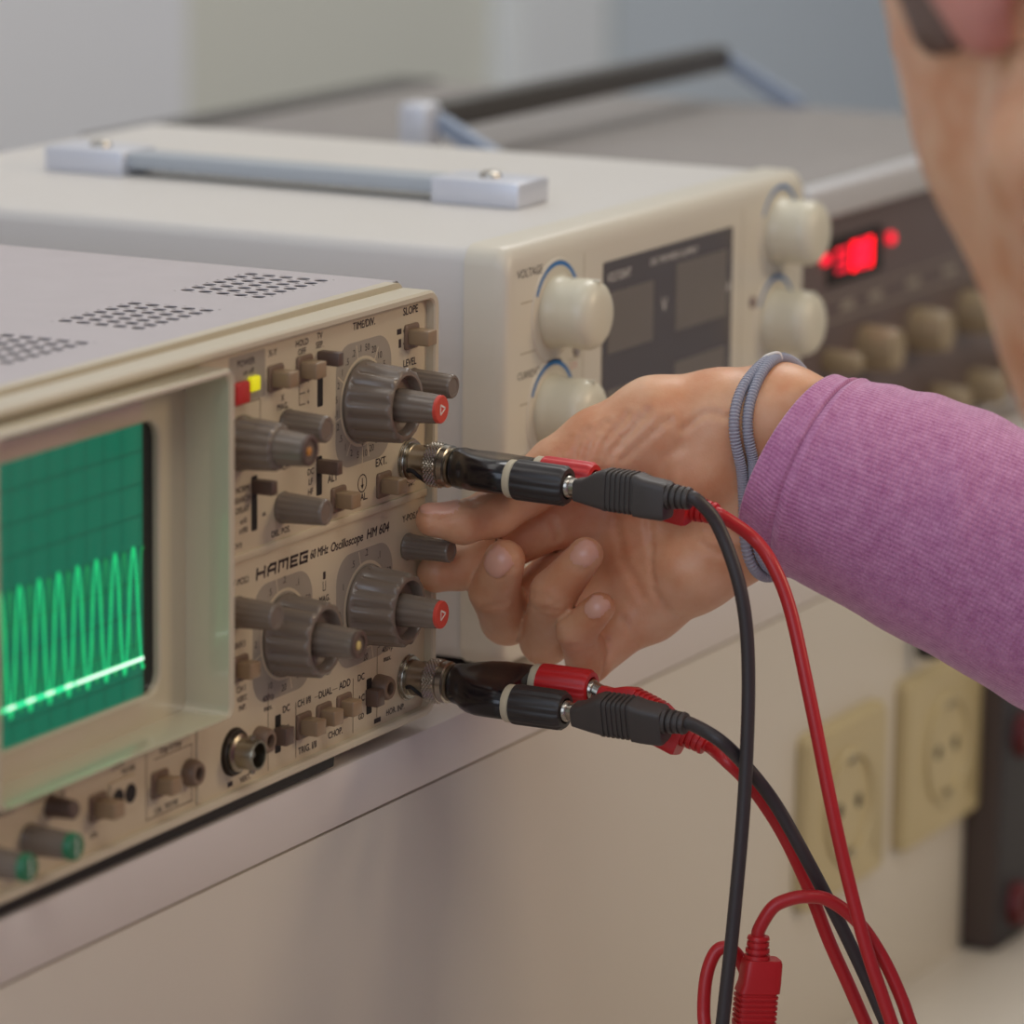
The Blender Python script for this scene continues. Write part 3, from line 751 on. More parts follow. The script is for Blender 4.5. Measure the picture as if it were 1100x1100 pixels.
bm = NB(); seg7(bm, 440, 86.0, 11.5, 10.0, 48.9, 'abcdfg', 2.0); obj('readout_digit', bm, M['led_r2'], wn, 'dimmer red digit')
bm = NB(); seg7(bm, 456.5, 85.0, 21, 12.0, 48.9, 'abcdefg', 3.6); obj('readout_digit', bm, M['led_r'], wn, 'bright red digit')
for x, z in ((427, 93.5), (497, 94.0)):
    bm = NB(); lathe(bm, (x, 49.2, z), FRONT, [(0, 2.6), (1.6, 2.4), (2.4, 1.4), (2.4, .01)], 20); obj('status_lamp', bm, M['led_r'], DV, 'lit red lamp')
for x, z, r in ((474, 50, 9.8), (530, 50, 9.8), (588, 50, 9.8), (474, 14, 8), (515, 14, 6), (555, 14, 8), (600, 14, 8), (645, 50, 9.8), (645, 14, 8), (434, 50, 5)):
    bm = NB(); lathe(bm, (x, 50, z), FRONT, [(0, r), (1, r + .3), (14, r - .6), (16, r - 1.8), (16, .01)], 32, (16, .05, 1, 14.5, 2)); obj('control_knob', bm, M['devknob'], DV)
bm = NB(); hline(bm, 424, 660, 66, 49.9, .8); hline(bm, 424, 660, 76, 49.9, .6)
for x in (448, 478, 520, 562, 605): box(bm, x, x + 14, 49.8, 49.95, 69, 72.5)
obj('printed_legends', bm, M['dial'], DV, smooth=False)
bm = NB(); box(bm, 402, 692, 214, 228, 138.0, 150.0, 3, 3); hb = obj('handle_bar', bm, M['devbar'], DV, 'dark carrying bar')
for x in (400, 692):
    bm = NB(); a0, b0 = ((x, 176, 117), (x, 219, 141))
    loft(bm, [[(a0[0] - 3 + a, a0[1], a0[2] + b) for a, b in ((0, 0), (6, 0), (6, 9), (0, 9))], [(b0[0] - 3 + a, b0[1], b0[2] + b) for a, b in ((0, 0), (6, 0), (6, 7), (0, 7))]])
    bmesh.ops.recalc_face_normals(bm, faces=bm.faces); obj('handle_arm', bm, M['blueish'], hb)
bm = NB(); box(bm, 387, 402.5, 215, 229, 131, 151, 3, 3); obj('handle_end', bm, M['chrome'], hb, 'bright metal handle end')
for x in (425, 680):
    for y in (70, 370):
        bm = NB(); lathe(bm, (x, y, -5.3), (0, 0, 1), [(0, 8), (8, 8)], 20); obj('foot', bm, M['rubber'], DV)

# ================================================================== connectors
def adapter(x, z, roll, droop, label):
    t = thing('bnc_adapter', label, 'adapter', (x, P - 6, z), 'coaxial adapters with paired terminals')
    O = V((x, P, z)); c, s = math.cos(roll), math.sin(roll); D = V((0, -1, -droop)).normalized()
    X = V((c, 0, s)); U = V((-s, 0, c))
    bm = NB()
    lathe(bm, O, D, [(2.2, 4.9), (2.3, 5.75), (8.0, 5.8), (8.2, 6.8), (8.5, 7.1), (13.0, 7.1), (13.3, 6.6), (13.6, 7.0), (15.4, 6.9), (15.8, 6.2), (16.2, 5.0)], 64)
    slot = [O + D * l + V((math.cos(a), 0, math.sin(a))) * 5.75 for l, a in ((2.4, 3.5), (3.8, 3.45), (5.2, 3.6), (6.6, 3.9), (7.2, 4.3))]
    # diamond knurl
    n = 30
    for k in range(n):
        for j in range(4):
            for sgn in (0, .5):
                a = 2 * PI * (k + sgn) / n; l = 9.05 + (j + sgn) * 1.1
                if l > 12.7: continue
                p = O + D * l + (V((math.cos(a), 0, math.sin(a)))) * 7.05
                nrm = V((math.cos(a), 0, math.sin(a))); tg = V((-math.sin(a), 0, math.cos(a)))
                q = [bm.verts.new(p + tg * .66), bm.verts.new(p + D * .5), bm.verts.new(p - tg * .66), bm.verts.new(p - D * .5)]
                tip = bm.verts.new(p + nrm * .5)
                for i in range(4): bm.faces.new((q[i], q[(i + 1) % 4], tip))
    cn = obj('coupling_nut', bm, M['nickel'], t, sharp=20)
    bm = NB(); tube(bm, catmull(slot, 5), .75, 8); obj('bayonet_slot', bm, M['slot'], cn, 'dark curved slot')
    bm = NB(); lathe(bm, O, D, [(15.8, 5.4), (16.0, 6.2), (17.0, 6.4), (17.4, 5.6), (18.2, 5.4)], 48); obj('collar', bm, M['brass'], t)
    bm = NB(); rings = []
    for l, hw, hh in ((17.2, 5.6, 5.8), (17.8, 6.7, 6.5), (20.0, 7.2, 6.8), (23.0, 9.5, 6.8), (27.0, 13.0, 6.7), (31, 15.0, 6.5), (36.0, 15.6, 6.3), (41.4, 15.7, 6.2), (42.2, 15.2, 5.8)):
        ring = []
        for k in range(48):
            a = 2 * PI * k / 48; e = 0.72 if hw > hh + 1 else 1.0
            ca, sa = math.cos(a), math.sin(a)
            waist = 1.0 - (0.16 * max(0, 1 - abs(ca) * 1.6) if l > 22 else 0)
            ring.append(O + D * l + X * (hw * math.copysign(abs(ca) ** e, ca)) + U * (hh * waist * math.copysign(abs(sa) ** e, sa)))
        rings.append(ring)
    loft(bm, rings); bmesh.ops.recalc_face_normals(bm, faces=bm.faces); obj('moulded_body', bm, M['blackgloss'], t, 'glossy black moulded body', sharp=50)
    for sx, mt, lb in ((-9.5, 'blackmatt', 'black fluted terminal'), (9.5, 'plugred', 'red fluted terminal')):
        Q = O + X * sx
        bm = NB(); lathe(bm, Q, D, [(41.8, 5.9), (42.2, 6.2), (44.2, 6.2), (44.5, 5.8), (45.2, 5.6)], 40); rg = obj('terminal_ring', bm, M['creamring'], t)
        bm = NB(); lathe(bm, Q, D, [(44.4, 5.6), (44.8, 6.5), (46, 6.7), (61.2, 6.6), (62.6, 5.7), (62.8, 4.2), (61.2, 3.9), (61.0, .01)], 84, (14, .075, 45.6, 61.8, 1.4)); tm = obj('binding_post', bm, M[mt], t, lb)
        bm = NB(); lathe(bm, Q, D, [(60.4, 3.6), (63.4, 3.5), (64.0, 3.0)], 28); obj('post_bush', bm, M['nickel'], tm)
    return O, X, U, D
M['creamring'] = mat('cream_ring', (198, 186, 160), 0.35)
UO, UX, UU, UD = adapter(-15.0, 87.0, math.radians(-6), .022, 'black adapter with red and black terminals plugged into the upper scope socket, above the hand')
LO, LX, LU, LD = adapter(-14.4, 14.7, math.radians(9), .0, 'black adapter with red and black terminals plugged into the lower scope socket, below the hand')

def plug_parts(t, Q, d, up, mt, roundness=.55):
    """banana plug body: Q start, d direction, up = side with the hump"""
    d = V(d).normalized(); up = V(up); up = (up - d * up.dot(d)).normalized(); w = d.cross(up)
    bm = NB(); lathe(bm, Q - d * 5, d, [(0, 1.6), (.4, 2.0), (6.2, 2.0)], 20); lathe(bm, Q - d * 0.2, d, [(0, 3.0), (3.6, 3.0)], 24); obj('plug_pin', bm, M['nickel'], t, 'bright metal pin')
    secs = [(2.6, 2.5, -3.6, 2.9), (3.0, 3.0, -4.0, 3.4), (6.0, 3.6, -4.4, 3.8), (10.0, 6.2, -5.0, 4.3), (13.0, 7.4, -5.4, 4.5)]
    for k in range(6):
        s = 14.0 + k * 1.7
        secs += [(s, 7.5, -5.8, 4.6), (s + .75, 7.5, -5.8, 4.6), (s + .85, 6.9, -5.3, 4.15), (s + 1.55, 6.9, -5.3, 4.15)]
    secs += [(24.4, 7.4, -6.2, 4.6), (27.5, 6.4, -6.4, 4.6), (34.0, 5.8, -6.4, 4.5), (35.0, 5.3, -6.0, 4.1)]
    rings = []
    for s, tp, bt, hw in secs:
        ring = []
        cz, hh = (tp + bt) / 2, (tp - bt) / 2
        for k in range(28):
            a = 2 * PI * k / 28; ca, sa = math.cos(a), math.sin(a); e = .34
            ring.append(Q + d * s + w * (hw * math.copysign(abs(ca) ** e, ca)) + up * (cz + hh * math.copysign(abs(sa) ** e, sa)))
        rings.append(ring)
    bm = NB(); loft(bm, rings); bmesh.ops.recalc_face_normals(bm, faces=bm.faces); obj('plug_body', bm, M[mt], t, sharp=30)
    E = Q + up * 1.4
    pf = [(31, 4.4)]
    for k in range(4): pf += [(33.0 + k * 2.1, 4.5 - .28 * k), (34.2 + k * 2.1, 4.4 - .28 * k), (34.3 + k * 2.1, 3.1), (35.0 + k * 2.1, 3.1)]
    pf += [(41.4, 3.7), (42.4, 3.4), (42.6, 2.4)]
    bm = NB(); lathe(bm, E, d, pf, 24); obj('strain_relief', bm, M[mt], t)
    return E + d * 41.5

def lead(name, label, Q, d, up, mplug, mcab, path, ang, r=2.2):
    t = thing(name, label, 'test lead', tuple(Q), 'test leads')
    e = plug_parts(t, V(Q), d, up, mplug)
    dd = V(d).normalized()
    pts = [e, e + dd * 3] + [V(p) for p in path]
    if True:
        a, b = pts[-2], pts[-1]; g = (b - a).normalized()
        z1 = -212 + r + .2; f = V((g.x, g.y, 0)) / max(.3, -g.z) * .9
        h = b.z - z1; ca, sa = math.cos(math.radians(ang)), math.sin(math.radians(ang))
        pts += [b + g * (h * .42 / max(.3, -g.z)), V((b.x + f.x * h * .6 + 10 * ca, b.y + f.y * h * .6 + 10 * sa, z1 + 16)), V((b.x + f.x * h * .6 + 40 * ca, b.y + f.y * h * .6 + 40 * sa, z1)), V((b.x + f.x * h * .6 + 110 * ca, b.y + f.y * h * .6 + 110 * sa, z1)), V((b.x + f.x * h * .6 + 190 * ca, b.y + f.y * h * .6 + 190 * sa, z1))]
    bm = NB(); tube(bm, catmull(pts, 9), r, 14); obj('cable', bm, M[mcab], t)
    return t
QL = 63.0
lead('test_lead', 'black test lead plugged into the upper adapter, its cable hanging straight down', UO - UX * 9.5 + UD * QL, UD, (0, 0, 1), 'plugblack', 'cableblack',
     [(-20.4, -110.5, 78.2), (-19.8, -118.4, 58.1), (-20.3, -121.8, 33.5), (-23.9, -123.1, -4.8), (-28.5, -122.6, -43.3), (-32.9, -121.3, -79.1)], 205)
lead('test_lead', 'red test lead plugged into the upper adapter, its cable crossing in front of the sleeve', UO + UX * 9.5 + UD * QL, (0.0, -1, -0.15), (1, 0, .15), 'plugred', 'cablered',
     [(1.7, -112.1, 71.1), (0.5, -119.7, 63.7), (-0.3, -126.8, 49.6), (-4.1, -136.0, 22.7), (-6.7, -145.1, -8.9), (-7.4, -151.8, -32.2), (-7.8, -159.4, -55.4), (-7.3, -168.5, -78.7)], 300)
lead('test_lead', 'black test lead plugged into the lower adapter, its cable running down beside the red one', LO - LX * 9.5 + LD * QL, (0.0, -1, 0.0), (-.25, 0, 1), 'plugblack', 'cableblack',
     [(-25.6, -115.1, 10.9), (-17.9, -120.9, 1.4), (-11.3, -128.2, -11.3), (-6.3, -137.1, -29.0), (2.1, -145.0, -50.1), (6.5, -153.4, -69.5), (8.7, -160.0, -84.7)], 345)
lead('test_lead', 'red test lead plugged into the lower adapter, its cable running down beside the black one', LO + LX * 9.5 + LD * QL, (0.0, -1, -0.36), (.2, 0, 1), 'plugred', 'cablered',
     [(-14.5, -111.5, 2.1), (-10.4, -118.9, -6.4), (-4.9, -127.2, -21.0), (1.3, -134.1, -39.4), (6.7, -140.1, -59.1), (9.8, -146.0, -73.7), (11.9, -151.6, -86.9)], 20)
hp = V((-17.2, -127.5, -54.7)); hq = V((-19.8, -127.1, -85.0))
dn = (hq - hp).normalized()
# the loose plug: pin downwards, cable leaving upwards
t0 = hp + dn * 41
lead('test_lead', 'red test lead whose loose plug stands upright, its cable arching over to the right', t0, -dn, (-.5, .6, .0), 'plugred', 'cablered',
     [(-15.8, -129.8, -44.3), (-13.2, -133.7, -41.6), (-10.2, -139.1, -40.4), (-6.2, -145.2, -41.7), (-2.2, -153.9, -48.8), (-0.6, -161.9, -59.7), (-0.1, -168.5, -72.1), (-0.2, -173.4, -83.7)], 322)
lp = [(-26.3, -113.0, -91.6), (-24.4, -110.8, -78.5), (-22.1, -110.5, -67.7), (-19.6, -112.1, -60.7), (-17.8, -114.8, -58.9), (-15.6, -117.8, -61.2), (-13.5, -120.2, -67.3), (-12.1, -122.1, -75.5), (-12.6, -124.3, -87.5)]
a = V(lp[0]); b = V(lp[-1])
pts = [V((a.x - 40, a.y - 60, -209.6)), V((a.x - 8, a.y - 14, -206)), V((a.x + 2, a.y - 3, (a.z - 200) / 2))] + [V(p) for p in lp] + [V((b.x + 3, b.y - 1, (b.z - 200) / 2)), V((b.x + 14, b.y + 6, -205)), V((b.x + 60, b.y + 20, -209.6))]
bm = NB(); tube(bm, catmull(pts, 9), 2.2, 14)
tag(obj('cable_loop', bm, M['cablered'], base=(a.x, a.y, -211.8)), 'short red cable loop behind the black cable at the bottom', 'cable')

# ================================================================== implicit surfaces for the figure
def A(p): return np.array(p, dtype=np.float64)
def cone(a, b, ra, rb):
    a, b = A(a), A(b); ba = b - a; q = ba @ ba
    def f(p):
        t = np.clip(((p - a) @ ba) / q, 0, 1)
        return np.linalg.norm(p - a - t[:, None] * ba, axis=1) - (ra + t * (rb - ra))
    return f
def ball(c, r):
    c = A(c)
    return lambda p: np.linalg.norm(p - c, axis=1) - r
def ellipsoid(c, ax, rad):
    c = A(c); R = np.stack([A(x) for x in ax]); rad = A(rad)
    def f(p):
        q = (p - c) @ R.T
        k0 = np.linalg.norm(q / rad, axis=1); k1 = np.linalg.norm(q / rad ** 2, axis=1)
        return k0 * (k0 - 1) / np.maximum(k1, 1e-6)
    return f
def smin(a, b, k):
    h = np.clip(0.5 + 0.5 * (b - a) / k, 0, 1)
    return b + (a - b) * h - k * h * (1 - h)
def blend(fs, k):
    def f(p):
        d = fs[0](p)
        for g in fs[1:]: d = smin(d, g(p), k)
        return d
    return f
def chain(pts, k=1.5):
    return blend([cone(a[0], b[0], a[1], b[1]) for a, b in zip(pts[:-1], pts[1:])], k) if len(pts) > 2 else cone(pts[0][0], pts[1][0], pts[0][1], pts[1][1])

def nets(f, lo, hi, h):
    """naive surface nets -> verts (mm), quads"""
    lo, hi = A(lo), A(hi)
    n = np.ceil((hi - lo) / h).astype(int) + 1
    X = [lo[i] + h * np.arange(n[i]) for i in range(3)]
    D = np.empty(tuple(n))
    gy, gz = np.meshgrid(X[1], X[2], indexing='ij')
    st = max(1, int(400000 / (n[1] * n[2])))
    for i in range(0, n[0], st):
        xs_ = X[0][i:i + st]
        P_ = np.empty((len(xs_), n[1], n[2], 3)); P_[..., 0] = xs_[:, None, None]; P_[..., 1] = gy; P_[..., 2] = gz
        D[i:i + st] = f(P_.reshape(-1, 3)).reshape(len(xs_), n[1], n[2])
    I = D < 0
    c = np.zeros(tuple(n - 1), int)
    for a in (0, 1):
        for b in (0, 1):
            for d in (0, 1):
                c += I[a:n[0] - 1 + a, b:n[1] - 1 + b, d:n[2] - 1 + d]
    act = (c > 0) & (c < 8)
    idx = -np.ones(act.shape, int); idx[act] = np.arange(act.sum())
    ci = np.argwhere(act)
    acc = np.zeros((len(ci), 3)); cnt = np.zeros(len(ci))
    cor = [(a, b, d) for a in (0, 1) for b in (0, 1) for d in (0, 1)]
    for p in cor:
        for ax in range(3):
            if p[ax]: continue
            q = list(p); q[ax] = 1
            d0 = D[ci[:, 0] + p[0], ci[:, 1] + p[1], ci[:, 2] + p[2]]; d1 = D[ci[:, 0] + q[0], ci[:, 1] + q[1], ci[:, 2] + q[2]]
            m = (d0 < 0) != (d1 < 0)
            t = d0[m] / (d0[m] - d1[m])
            pos = np.tile(A(p), (m.sum(), 1)); pos[:, ax] += t
            acc[m] += pos; cnt[m] += 1
    v = lo + h * (ci + acc / cnt[:, None])
    quads = []
    for ax in range(3):
        o1, o2 = (ax + 1) % 3, (ax + 2) % 3
        s0 = [slice(None)] * 3; s1 = [slice(None)] * 3
        s0[ax] = slice(0, -1); s1[ax] = slice(1, None)
        ch = I[tuple(s0)] != I[tuple(s1)]
        e = np.argwhere(ch)
        ok = (e[:, o1] > 0) & (e[:, o2] > 0) & (e[:, o1] < n[o1] - 1) & (e[:, o2] < n[o2] - 1)
        e = e[ok]
        def cell(d1, d2):
            q = e.copy(); q[:, o1] -= d1; q[:, o2] -= d2
            return idx[q[:, 0], q[:, 1], q[:, 2]]
        Q = np.stack([cell(1, 1), cell(0, 1), cell(0, 0), cell(1, 0)], 1)
        ins = I[e[:, 0], e[:, 1], e[:, 2]]
        Q[~ins] = Q[~ins][:, ::-1]
        quads.append(Q)
    q = np.concatenate(quads); q = q[(q >= 0).all(1)]
    for it in range(2):                                     # settle on the true surface
        e = 0.3 * h
        g = np.stack([f(v + e * A(k)) - f(v - e * A(k)) for k in ((1, 0, 0), (0, 1, 0), (0, 0, 1))], 1) / (2 * e)
        gl = np.linalg.norm(g, axis=1, keepdims=True); d = f(v)
        v = v - g / np.maximum(gl, .2) * np.clip(d, -h, h)[:, None] / np.maximum(gl, .2) * .9
    nrm = g / np.maximum(gl, 1e-6)
    return v, q, nrm

def add_mesh(bm, v, q, mi=None):
    b = [bm.verts.new(tuple(p)) for p in v]
    for k, f in enumerate(q):
        try:
            fc = bm.faces.new([b[i] for i in f])
            if mi is not None: fc.material_index = int(mi[k])
        except ValueError: pass

# ------------------------------------------------------------------ right hand
wr_up, wr_lo = (56.0, -95.9, 98.5), (50.8, -98.3, 70.6)
palm = blend([
    chain([((76.0, -145.8, 79.0), 21), (wr_up, 17.2), ((45.5, -80.5, 97.4), 17.4), ((34.7, -62.1, 96.4), 15.8), ((24.2, -47.0, 89.8), 12.4)], 4),
    chain([((70.9, -145.3, 58.0), 20), ((51.9, -100.1, 71.3), 17.0), ((40.0, -73.4, 49.9), 14.6), ((38.3, -58.5, 35.6), 10.6)], 4),
    cone(wr_up, (43.2, -40.4, 67.5), 16, 11.2),
    cone((55.6, -93.1, 83.3), (46.0, -42.0, 56.1), 17, 11.8),
    cone((53.8, -92.3, 77.3), (43.9, -47.4, 45.3), 16, 11.4),
    cone((43.7, -56.8, 62.8), (41.2, -58.3, 43.9), 14, 12),
    ball((38.0, -75.0, 82.0), 15.6),
    cone((43.2, -40.4, 67.5), (39.2, -58.1, 35.4), 11, 10.4),
], 7.0)
fingers = {
    'index': [((43.2, -40.4, 67.5), 11.2), ((25.7, -28.5, 63.0), 9.3), ((12.8, -15.9, 55.2), 8.6), ((0.2, -8.1, 50.1), 7.6), ((-7.2, -3.3, 48.8), 6.3)],
    'middle': [((46.0, -42.0, 56.1), 11.0), ((18.7, -16.3, 30.2), 8.9), ((1.9, -20.1, 43.3), 8.3), ((-6.6, -28.1, 55.8), 6.8)],
    'ring': [((43.9, -47.4, 45.3), 10.6), ((19.0, -30.5, 24.5), 8.4), ((6.3, -39.7, 43.8), 7.7), ((5.4, -51.5, 58.0), 5.8)],
    'little': [((38.3, -58.5, 35.6), 9.6), ((17.3, -47.2, 19.6), 7.3), ((5.9, -48.6, 32.1), 6.5), ((3.2, -57.9, 41.5), 5.2)],
}
thumb = [((24.2, -47.0, 89.8), 12.4), ((15.9, -36.0, 83.3), 10.2), ((7.2, -27.8, 76.5), 8.7), ((-3.4, -22.2, 70.4), 8.1), ((-15.0, -17.1, 68.8), 6.9), ((-21.6, -9.3, 69.9), 5.3)]
prox = {k: cone(v[0][0], v[1][0], v[0][1], v[1][1]) for k, v in fingers.items()}
full = {k: chain(v, 1.6) for k, v in fingers.items()}
thumb_f = chain(thumb, 2.2)
thumb_p = cone(thumb[0][0], thumb[1][0], thumb[0][1], thumb[1][1])
def hand_sdf(p):
    d = palm(p); base = d
    for k in prox: d = smin(d, smin(base, prox[k](p), 6.0), 0.8)
    d = smin(d, smin(base, thumb_p(p), 6.0), 0.8)
    d = smin(d, thumb_f(p), 1.2)
    for k in full: d = smin(d, full[k](p), 0.55)
    return d

hv, hq, hn = nets(hand_sdf, (-40, -190, -15), (110, 10, 150), 1.05)
# creases of the skin
def crease(poly, depth, width, lift=0.0):
    P_ = np.array([tuple(x) for x in catmull([V(q) for q in poly], 8)])
    best = np.full(len(hv), 1e9)
    for c in P_:
        j = np.argmin(((hv - c) ** 2).sum(1)); s = hv[j]
        best = np.minimum(best, ((hv - s) ** 2).sum(1))
    d = np.sqrt(best)
    w = np.exp(-(d / width) ** 2) * depth - lift * np.exp(-((d - 2 * width) / width) ** 2)
    return w
disp = np.zeros(len(hv))
for poly, dp, w in (
    ([(6.5, -42.5, 97.8), (4.8, -41.4, 92.8), (4.2, -42.5, 87.8)], .35, 1.0),
    ([(9.8, -47.9, 100.3), (7.5, -45.8, 94.6), (6.2, -45.8, 89.3)], .55, 1.1),
    ([(13.1, -53.3, 102.4), (8.8, -50.5, 94.9), (6.8, -49.9, 87.8)], .75, 1.2),
    ([(15.7, -59.7, 104.4), (10.8, -55.9, 96.3), (8.7, -53.7, 87.2)], .8, 1.2),
    ([(19.2, -66.0, 105.1), (12.8, -61.5, 97.7), (10.0, -57.4, 89.8), (9.6, -55.4, 82.6)], .8, 1.3),
    ([(20.9, -72.9, 102.4), (15.6, -67.6, 96.0), (12.0, -62.2, 87.5)], .6, 1.3),
    ([(22.7, -77.8, 99.0), (26.7, -83.1, 104.6), (32.2, -90.3, 102.3)], .6, 1.2),
    ([(21.0, -77.0, 93.6), (17.7, -72.8, 88.6), (16.5, -71.5, 81.6)], .5, 1.6),
    ([(13.7, -33.2, 70.0), (15.7, -35.6, 63.7), (17.0, -36.5, 57.3)], 1.0, 1.2),
    ([(26.0, -63.2, 66.7), (24.1, -63.6, 57.7), (24.0, -65.9, 47.1), (25.3, -70.2, 38.0), (28.0, -73.7, 31.9)], .75, 1.2),
    ([(17.4, -53.2, 26.6), (15.5, -54.6, 20.3), (15.9, -53.8, 14.1)], 1.1, 1.1),
    ([(24.0, -56.7, 32.6), (24.2, -59.4, 27.8), (25.1, -62.4, 24.9)], .6, 1.2),
    ([(5.3, -51.4, 43.1), (2.5, -47.5, 39.5), (2.4, -44.2, 36.7)], .4, 1.0),
    ([(-16.5, -21.5, 75.0), (-13.7, -22.0, 76.1), (-10.7, -22.9, 76.9)], .35, .8),
    ([(-17.3, -20.2, 74.4), (-14.5, -20.8, 75.5), (-11.6, -21.3, 76.6)], .35, .8),
    ([(4.4, -9.9, 32.3), (-6.8, -20.9, 38.6), (-4.7, -29.4, 38.8)], .35, .9), ([(0.4, -34.9, 38.8), (-2.5, -42.6, 38.7), (1.2, -46.1, 37.1)], .35, .9),
    ([(4.0, -30.6, 44.1), (-2.9, -39.3, 44.6), (0.4, -44.5, 42.1)], .3, .9), ([(3.1, -44.7, 28.5), (-0.5, -51.2, 28.1), (5.6, -54.3, 27.9)], .35, .9),
    ([(10.8, -52.0, 85.2), (14.2, -53.2, 77.6), (19.1, -48.2, 70.0)], .5, 1.3), ([(28.3, -50.5, 64.9), (27.3, -54.0, 53.0), (26.5, -62.1, 41.5)], .5, 1.5),
    ([(24.1, -80.8, 68.9), (26.1, -88.7, 64.7), (29.3, -97.1, 65.1)], .5, 1.3),
    ([(25.7, -82.9, 61.1), (27.4, -89.8, 58.1), (31.1, -98.4, 59.6)], .4, 1.3),
): disp += crease(poly, dp, w, .12)
hv = hv - hn * disp[:, None]
# nails
hmi_v = np.zeros(len(hv), bool)
CAMDIR = A((0.871, 0.449, -0.202))
def nail(centre, tipdir, normal, a, b):
    c = A(centre); t = A(tipdir); t /= np.linalg.norm(t); n = A(normal); n -= t * (n @ t); n /= np.linalg.norm(n); l = np.cross(t, n)
    q = hv - c; x = q @ t; y = q @ l; z = q @ n
    e = (np.abs(x) / a) ** 3 + (np.abs(y) / b) ** 3
    m = (e < 1) & (z > -4.5) & (z < 9) & ((hn @ n) > 0.15)
    hv[m] += hn[m] * (0.30 + 0.35 * np.clip((x[m] / a), 0, 1))[:, None]
    rim = (e >= 1) & (e < 1.9) & (z > -4.5) & (z < 9) & ((hn @ n) > 0.1) & (x < a * .8)
    hv[rim] -= hn[rim] * 0.22
    hmi_v[m] = True
UPV = A((0.0, 0.0, 1.0))
nail((-20.0, -11.2, 72.8), A((-20.9, -8.9, 69.0)) - A((-14.7, -16.9, 68.4)), UPV - .35 * CAMDIR, 6.4, 5.0)
nail((-12.4, -28.7, 56.9), A((-6.6, -28.1, 55.8)) - A((1.9, -20.1, 43.3)), -CAMDIR + .5 * A((-.46, .887, 0)), 5.6, 4.4)
nail((1.3, -53.8, 60.2), A((5.4, -51.5, 58.0)) - A((6.3, -39.7, 43.8)), -CAMDIR + .15 * A((-.46, .887, 0)) + .2 * UPV, 5.4, 4.0)
nail((-0.7, -59.5, 43.7), A((3.2, -57.9, 41.5)) - A((5.9, -48.6, 32.1)), -CAMDIR + .1 * UPV, 5.0, 3.5)
hmi = hmi_v[hq].sum(1) >= 3

# ------------------------------------------------------------------ head, trunk, arms, legs (coarser)
EAR = A((-249.5, -282, 262))
Fv = A((.56, .64, -.52)); Fv /= np.linalg.norm(Fv)
Uv = A((.25, .35, .9)); Uv -= Fv * (Uv @ Fv); Uv /= np.linalg.norm(Uv)
Lv = np.cross(Uv, Fv)
H = EAR - Lv * 70 + Fv * 14 + Uv * 12
def hp_(f, l, u): return H + Fv * f + Lv * l + Uv * u
AX = (Fv, Lv, Uv)
ELB = A((124.7, -282.3, 5.5)); SHR = A((0, -525, 130)); SHL = A((-335, -505, 130)); ELL = A((-410, -330, -90)); WRL = A((-345, -215, -184))
NB_ = A((-168, -462, 140))
head = blend([
    ellipsoid(hp_(-12, 0, 42), AX, (94, 74, 86)),
    ellipsoid(hp_(28, 0, -8), AX, (66, 62, 78)),
    ellipsoid(hp_(48, 0, -62), AX, (44, 44, 40)),
    ball(hp_(80, 0, -84), 17),
    cone(hp_(-6, 56, -42), hp_(66, 22, -82), 15, 14), cone(hp_(-6, -56, -42), hp_(66, -22, -82), 15, 14),
], 16)
neck = cone(hp_(-22, 0, -40), NB_, 56, 60)
face = blend([
    cone(hp_(92, 0, 12), hp_(104, 0, -20), 6, 8), ball(hp_(98, 8, -24), 6), ball(hp_(98, -8, -24), 6),
    cone(hp_(84, 30, 30), hp_(90, 8, 28), 9, 8), cone(hp_(84, -30, 30), hp_(90, -8, 28), 9, 8),
    cone(hp_(92, 16, -46), hp_(97, -1, -45), 5, 6), cone(hp_(92, -16, -46), hp_(97, 1, -45), 5, 6),
    cone(hp_(91, 13, -55), hp_(95, 0, -56), 5, 6.5), cone(hp_(91, -13, -55), hp_(95, 0, -56), 5, 6.5),
], 5)
ears = []
for s in (1, -1):
    ears.append(ellipsoid(hp_(-24, 72 * s, 15), (Fv * .94 + Lv * .34 * s, Lv * s * .94 - Fv * .34, Uv), (19, 7, 31)))
    ears.append(ball(hp_(-16, 69 * s, -12), 8))
def body_sdf(p):
    d = smin(head(p), neck(p), 24)
    d = smin(d, face(p), 7)
    for e in ears: d = smin(d, e(p), 5)
    for s in (1, -1): d = np.maximum(d, -ball(hp_(86, 31 * s, 8), 12.5)(p))
    t = torso(p)
    return smin(d, t, 30)
torso = blend([
    chain([(A((-168, -615, -335)), 128), (A((-168, -598, -180)), 108), (A((-168, -535, 10)), 118), (A((-168, -490, 85)), 82)], 30),
    cone(SHR, SHL, 50, 50),
    chain([(SHR, 50), (ELB, 38)]), chain([(SHL, 50), (ELL, 38)]),
    cone(ELB, A((71.6, -144.7, 67.2)), 37, 25), cone(ELL, WRL, 36, 24),
], 18)
bv, bq, bn_ = nets(body_sdf, (-500, -780, -480), (210, -120, 400), 6.0)
